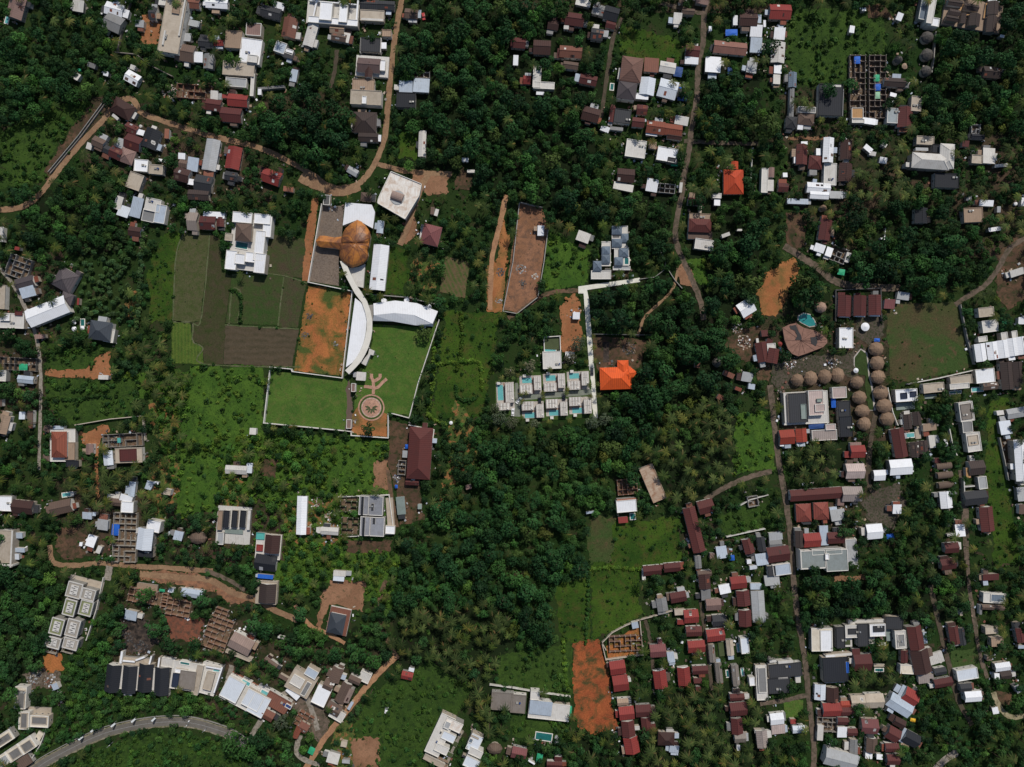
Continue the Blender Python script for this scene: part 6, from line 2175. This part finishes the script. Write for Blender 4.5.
for it, (mx, my) in enumerate(cand):
    iy, ix = int(my+MG), int(mx+MG); z = zone[iy, ix]
    if z == 'N': continue
    edge_out = mx < -6 or my < -6 or mx > 1030 or my > 773
    r0, r1 = RAD[z]; f = R.random()
    r = r1-(r1-r0)*f**.7 if it < NT*.35 else r0+(r1-r0)*.45*f
    if z in 'SGUT' and R.random() > {'S':.06,'G':.02,'U':.12,'T':.025}[z]: continue
    if z == 'V' and it > NT*.35: r *= .85
    rp = r/S
    if DB[iy,ix] < rp*.62 or DR[iy,ix] < rp*.55 or DL[iy,ix] < rp*.5: continue
    if z not in 'SGUT' and DC[iy,ix] < min(7, rp*.5): continue
    k = {'F':.50,'L':.52,'P':.45,'V':.54,'M':.85,'B':.54,'K':.62}.get(z, .8)
    if z in 'V' and R.random() < .04: continue
    # clumpy distribution in the village zone
    if z in 'VM' and noise.noise((mx*.03, my*.03, 1.7)) < -.28 and R.random() < .75: continue
    if crowded(mx, my, r, k): continue
    if z in 'FL' and R.random() < .0: continue
    u = R.random(); acc = 0; sp = MIX[z][-1][0]
    nz = noise.noise((mx*.012, my*.012, 5.1))
    if z in 'FL':
        n2 = noise.noise((mx*.035, my*.035, 15.1))+.5*noise.noise((mx*.08, my*.08, 3.3))
        u = min(.999, max(0, u*.55+.30+n2*.55))
        if R.random() < .06: r *= 1.25
    for s_, p_ in MIX[z]:
        if s_ in ('palm','palmdark') and z == 'V': p_ *= (1+2.2*nz)
        acc += p_
        if u < acc: sp = s_; break
    if sp in ('palm','palmdark'): r = R.uniform(3.4,4.8) if z == 'P' else R.uniform(3.2,4.5)
    put(mx, my, r, sp, z)
print('trees', len(plants))
# shrubs fill gaps
shrubs = []
for i in range(42000):
    mx, my = rng.uniform(-20,1044), rng.uniform(-20,787); iy, ix = int(my+MG), int(mx+MG); z = zone[iy,ix]
    if z == 'N': continue
    dens = {'F':.35,'L':.6,'P':.4,'V':.5,'M':1.,'B':.35,'K':.9,'S':.62,'G':.22,'T':.5,'U':.9}[z]
    if z in 'SGT': dens *= max(0, .75+1.6*noise.noise((mx*.06,my*.06,8.8)))
    lot = lots[iy,ix]
    if lot: dens = .05 if veglots[iy,ix] else .0
    if lot and edge[iy,ix]: dens = .3
    if R.random() > dens: continue
    r = R.uniform(.7,1.7) if z not in 'UKSMT' else R.uniform(.9,2.5)
    if lot: r *= .6
    if DB[iy,ix] < r/S*.8 or DR[iy,ix] < r/S*.9: continue
    shrubs.append((mx, my, r, 'hedgeb' if z in 'TM' and R.random() < .6 else 'shrubb' if (z in 'SUKTM' and noise.noise((mx*.05,my*.05,2.2))+R.uniform(-.4,.4) > 0) or (z in 'MGL' and R.random() < .35) or (z == 'V' and R.random() < .12) else 'shrub'))
# hedges between the green plots
HEDGE = [([(588,571),(610,568),(640,570),(676,566)],'ragged light green hedge crossing the green field above the ruin compound'),([(460,310),(462,340),(458,365),(455,370)],'light green hedge row dividing the dark plots right of the bent white hall'),([(434,365),(455,362),(478,362),(481,378),(482,390)],'L-shaped light green hedge around the plots below the bent white hall'),([(432,335),(434,365),(430,400),(428,415),(445,425)],'long bright hedge running down outside the lawn wall')
 ,([(455,384),(458,398),(470,400),(478,396)],'short curved hedge above the grass left of the pool villas'),([(40,398),(75,400),(95,395),(110,398)],'thin hedge across the plots above the orange clearing'),([(136,380),(135,400),(133,412)],'thin dark hedge right of the small garden plots'),([(590,560),(588,600),(586,645)],'tall hedge on the left of the green field above the ruin'),([(563,640),(567,690)],'bright hedge beside left edge of the orange-red clearing'),([(160,258),(157,300),(150,330)][:0] or [(227,290),(234,290),(240,300),(239,322)],'thin grass bank inside the dark paddy fields'),([(40,352),(70,350),(90,344)],'thin hedge above the small dark plots left of the orange path')]
def join(items, name, kind_key):
    Vs, Ts = [], []; TV = []
    for mx, my, r, sp, *_ in items:
        V, T, tk = R.choice(SP[sp]); a = R.uniform(0, 2*PI); c, s = math.cos(a), math.sin(a)
        kx = r if sp not in ('palm','palmdark') else r/3.9
        sx = kx*R.uniform(.9,1.1)
        hz = kx*(R.uniform(.85,1.15))*(1.3 if sp in SP and tk is not None and sp not in ('palm','palmdark') else 1)
        x, y = wx(mx, my, (r*1.3 if sp not in ('palm','palmdark') else 8.5))
        W = np.empty_like(V); W[:,0] = x+(V[:,0]*c-V[:,1]*s)*sx; W[:,1] = y+(V[:,0]*s+V[:,1]*c)*kx; W[:,2] = V[:,2]*hz
        Vs.append(W); Ts.append(T*np.array([R.uniform(.95,1.4),1,R.uniform(.7,1.05)])*R.uniform(.62,1.35))
        if tk is not None:
            W = np.empty_like(tk); W[:,0] = x+(tk[:,0]*c-tk[:,1]*s)*kx; W[:,1] = y+(tk[:,0]*s+tk[:,1]*c)*kx; W[:,2] = tk[:,2]*hz; Vs.append(W); Ts.append(np.full((len(W),3), (.07,.05,.035)))
    me = quads_mesh(name, np.concatenate(Vs), np.concatenate(Ts), 'leaf'); return link(name, me)
# split trees into individually placed things and the mass behind
def inframe(p): return 2 < p[0] < 1022 and 2 < p[1] < 765
DESC = {'T':'standing in bright lime-green grass','K':'on the scrubby slope above the curved road','F':'in the dense dark wood','L':'in the bright wooded slope at left','P':'in a coconut grove','V':'in the greenery between village houses','M':'in the mixed green garden land','B':'in the round bluish shrub plantation','S':'standing in bright scrubby grass','G':'standing in an open grass field','U':'in the low scrub inside the asphalt road curve','X':'standing out by buildings','N':'lining the pool villa lanes'}
def zone_word(mx, my): return ('upper ' if my < 256 else 'middle ' if my < 512 else 'lower ')+('left' if mx < 341 else 'centre' if mx < 683 else 'right')
COLW = {'dark':'dark green','mid':'mid-green','light':'light green','yellow':'yellow-green','bluish':'bluish green','olive':'grey-olive','palm':'yellowish-green','palmdark':'dark green'}
SHM = {}
def shared(sp, i):
    if (sp,i) not in SHM:
        V, T, tk = SP[sp][i]
        SHM[(sp,i)] = (quads_mesh('crown', V, T, 'leaf'), quads_mesh('trunk', tk, np.full((len(tk),3),(.08,.06,.04)), 'trunkmat'))
    return SHM[(sp,i)]
palms = [p for p in plants if p[3] in ('palm','palmdark')]; broad = [p for p in plants if p[3] not in ('palm','palmdark')]
def pick(lst, n=300):
    a = sorted([p for p in lst if inframe(p)], key=lambda p: -p[2]); ids = set(id(p) for p in a[:n]); return a[:n], [p for p in lst if id(p) not in ids]
pi_, ps_ = pick(palms); bi_, bs_ = pick(broad)
for lst in (bi_, pi_):
    for p in lst:
        mx, my, r, sp, z = p; i = R.randrange(len(SP[sp])); cm, tm = shared(sp, i); isp = sp in ('palm','palmdark')
        k = r if not isp else r/3.9; x, y = wx(mx, my, r*1.3 if not isp else 8.5)
        ro = bpy.data.objects.new('coconut_palm' if isp else 'broadleaf_tree', None); C.objects.link(ro); ro.location = (x,y,0); ro.rotation_euler = (0,0,R.uniform(0,2*PI)); ro.scale = (k*R.uniform(.92,1.08), k, k*R.uniform(.85,1.12)*(1 if isp else 1.3)); ro.empty_display_size = .3
        link('trunk', tm, ro); link('crown', cm, ro)
        base = f"{COLW[sp]} {'coconut palm' if isp else 'broadleaf tree'} {DESC[z]}, {zone_word(mx,my)} of the scene"
        ro['category'] = 'palm tree' if isp else 'tree'; ro['label'] = base; ro['group'] = base.split(',')[0]
o = join(bs_, 'woodland', 'w'); struct(o, 'stuff'); o['label'] = 'continuous mass of smaller broadleaf tree crowns filling the gaps between larger trees'; o['category'] = 'woodland'
if ps_: o = join(ps_, 'palm_grove', 'w'); struct(o, 'stuff'); o['label'] = 'crowded remaining coconut palms among the houses and woods'; o['category'] = 'palms'
o = join(shrubs, 'undergrowth', 'w'); struct(o, 'stuff'); o['label'] = 'scrubby bushes and undergrowth covering the ground between trees and houses'; o['category'] = 'undergrowth'
for pts, lab in HEDGE:
    if not lab or len(pts) < 2: continue
    items = []; c = catmull(pts, 10); acc = 0
    for i in range(len(c)-1):
        (xa,ya),(xb,yb) = c[i], c[i+1]; L = math.hypot(xb-xa, yb-ya); acc += L
        while acc > 1.6: acc -= 1.6; items.append((xb+R.uniform(-.6,.6), yb+R.uniform(-.6,.6), R.uniform(1.1,2.0), 'hedgeb' if 'bright' in lab or 'light' in lab else 'shrub'))
    if items: o = join(items, 'hedge', 'h'); thing(o, '', 'hedge', None, 0, 0, lab)
# scattered yard clutter
b = MB(); k = 0
while k < 2600:
    mx, my = R.uniform(0,1024), R.uniform(0,767); iy, ix = int(my+MG), int(mx+MG)
    if zone[iy,ix] not in 'VM' or not (1 <= DB[iy,ix] <= 5) or DR[iy,ix] < 1 or noise.noise((mx*.05,my*.05,4.4)) < -.1: continue
    k += 1; x, y = wx(mx, my); q = R.uniform(.4,1.6)
    b.box(x, y, 0, R.uniform(.2,.9), q, q*R.uniform(.3,1), R.choice(['lightgrey','white','tan','brown','greyrubble','beige','rust','greydark','brown','lightblue']), R.uniform(0,3))
o = b.build('yard_clutter'); struct(o, 'stuff'); o['label'] = 'small rubble, planks and household clutter lying around the houses'; o['category'] = 'clutter'
# grass tufts
nt_ = 90000; mx = rng.uniform(0,1024,nt_); my = rng.uniform(0,767,nt_); ix = (mx+MG).astype(int); iy = (my+MG).astype(int)
zz_ = zone[iy,ix]; keep = ~blocked[iy,ix] & ~roadm[iy,ix] & ~(lots[iy,ix] & (rng.uniform(size=nt_) > np.where(edge[iy,ix], .8, .03))) & (zz_ != 'N'); keep &= (rng.uniform(size=nt_) < np.where(np.isin(zz_, ['S','U','G','V','M','K','T']), .8, .35)); mx, my, zz_ = mx[keep], my[keep], zz_[keep]
n = len(mx); x = (mx-512)*S; y = (383.5-my)*S; P = np.column_stack([x,y,rng.uniform(.15,.45,n)]); Nn = rng.normal(size=(n,3))*.5+np.array([0,0,.8]); Nn /= np.linalg.norm(Nn,axis=1)[:,None]
V = leafquads(P, Nn, .75, rng, .8); t = rng.uniform(0,1,(n,1)); br = np.isin(zz_, ['S','U','K','M','T'])[:,None]
T = np.where(br, np.array((.026,.068,.011))*(1-t)+np.array((.062,.135,.018))*t, np.array((.02,.04,.010))*(1-t)+np.array((.055,.08,.02))*t)
me = quads_mesh('grass', V, np.repeat(T,4,0), 'leaf'); o = link('grass_tufts', me); struct(o, 'stuff'); o['label'] = 'loose tufts of grass and weeds over open ground'; o['category'] = 'grass'
# ------------------------------------------------------------------ labels
LM = [('curved asphalt road',150,722),('four black roofs in a row',140,678),('slatted concrete villas',72,612),('copper roof',346,244),('white crescent hall',357,335),('white courtyard villa',246,243),('long maroon hall',419,453),('pool villa rows',545,393),
 ('bright orange roof',617,377),('blue-grey roofed villa',612,252),('fenced brown lot',527,258),('round thatched huts',876,372),('round garden plaza',371,407),('orange-red hipped roof',733,182),('blue tarp building site',866,90),('white L-shaped roof',934,157),
 ('big white hall at right edge',1018,460),('orange-red clearing',593,690),('white terrace houses',1000,348),('reddish brown hipped roof',631,72),('long beige building shell',172,25),('white winged building at top',332,16),('blue-grey flat-roofed villa',825,560),
 ('large black roof',835,668),('fan-shaped brown roof',803,340),('three dark red cottages',858,306),('vaulted brown huts',944,476),('brown grass lot',930,340),('twin grey villas',372,517),('brown rice paddies',250,320),('big orange yard',325,330),('bent white hall',404,312),
 ('mauve hipped roof',431,235),('ruin compound wall',625,640),('white villa at bottom centre',450,745),('dirt road bend at top',345,186),('teal pools among red roofs',730,665),('long white roof by dark tiles',50,310),('dark palm grove at centre',445,640),('orange footpath',80,372),
 ('solar-panelled white roof',906,395),('long maroon roof by the grove',694,530),('unfinished brick blocks',165,600),('red cottages by the village road',810,510),('top right dark roofs',975,12),('blue circular canopies',262,540),('stony thatched-hut row',825,375),('white pitched roof trio',885,470),
 ('left dirt road wall',78,138),('white twin slabs by the road end',250,690),('brown ridge-roofed villas',340,690),('long grey roof at upper left',211,155),('green scrub field at top right',840,30),('three blue-white roofs',130,207),('top left mauve roof',16,8),('tarp-topped white building',124,540),('dirt patch below mauve roof at right',945,655),
 ('lone red roof by the palms',404,676),('rectangular garden pool',544,737),('tall grey corrugated roof',757,606),('crossing of dirt paths',685,265)]
ORD = ['first','second','third','fourth','fifth','sixth','seventh','eighth','ninth','tenth']
def relword(mx, my):
    best = min(LM, key=lambda l: math.hypot(l[1]-mx, l[2]-my)+(1e3 if math.hypot(l[1]-mx, l[2]-my) < 3 else 0)); dx, dy = mx-best[1], my-best[2]; d = math.hypot(dx,dy)
    v = 'above' if dy < 0 else 'below'; h = 'left of' if dx < 0 else 'right of'
    if abs(dx) > 2*abs(dy): w = h
    elif abs(dy) > 2*abs(dx): w = v
    else: w = v+' '+h
    return f"{w} the {best[0]}"
groups = {}
for o, stem, mx, my in THINGS: groups.setdefault(f"{stem}, {relword(mx,my)}", []).append((mx, my, o))
for lab, lst in groups.items():
    if len(lst) == 1: lst[0][2]['label'] = lab; continue
    sx = max(l[0] for l in lst)-min(l[0] for l in lst); sy = max(l[1] for l in lst)-min(l[1] for l in lst)
    ax, nm = (0, 'left') if sx >= sy else (1, 'top')
    lst.sort(key=lambda l: l[ax]); st, rw = lab.split(', ')
    for i, l in enumerate(lst): l[2]['label'] = f"{st}, {(ORD[i] if len(lst) > 2 or i == 0 else 'second')} from the {nm}, {rw}"
for o in bpy.data.objects:
    l = o.get('label')
    if l and o.parent is None:
        l = l.replace('from the ','from ')
        while len(l.split()) > 16: l = l.split(' ', 1)[1]
        o['label'] = l
# ------------------------------------------------------------------ light, sky, camera
elev, az = math.radians(49), math.radians(24)      # sun 24 degrees to the right of straight up the map
d = Vector((-math.sin(az)*math.cos(elev), -math.cos(az)*math.cos(elev), -math.sin(elev)))
sun = bpy.data.lights.new('sun', 'SUN'); sun.energy = SUN_E; sun.angle = math.radians(1.2); sun.color = (1,.95,.86)
so = bpy.data.objects.new('sun', sun); C.objects.link(so); so.rotation_euler = d.to_track_quat('-Z','Y').to_euler(); so.location = (0,0,300)
w = bpy.data.worlds.new('World'); bpy.context.scene.world = w; w.use_nodes = True; nt = w.node_tree; bg = nt.nodes['Background']
sky = nt.nodes.new('ShaderNodeTexSky'); sky.sky_type = 'NISHITA'; sky.sun_disc = False; sky.sun_elevation = elev; sky.sun_rotation = az
nt.links.new(sky.outputs[0], bg.inputs['Color']); bg.inputs['Strength'].default_value = SKY_E
cam = bpy.data.cameras.new('camera'); cam.sensor_width = 36; cam.lens = 36*H/(1024*S); cam.clip_start = 1; cam.clip_end = 9000
co = bpy.data.objects.new('camera', cam); C.objects.link(co); co.location = (0,0,H); co.rotation_euler = (0,0,0); bpy.context.scene.camera = co
vs_ = bpy.context.scene.view_settings; vs_.view_transform = 'Standard'; vs_.look = 'None'; vs_.exposure = EXPO; vs_.gamma = 1; vs_.use_curve_mapping = False
bpy.context.scene.cycles.max_bounces = 5; bpy.context.scene.cycles.diffuse_bounces = 3
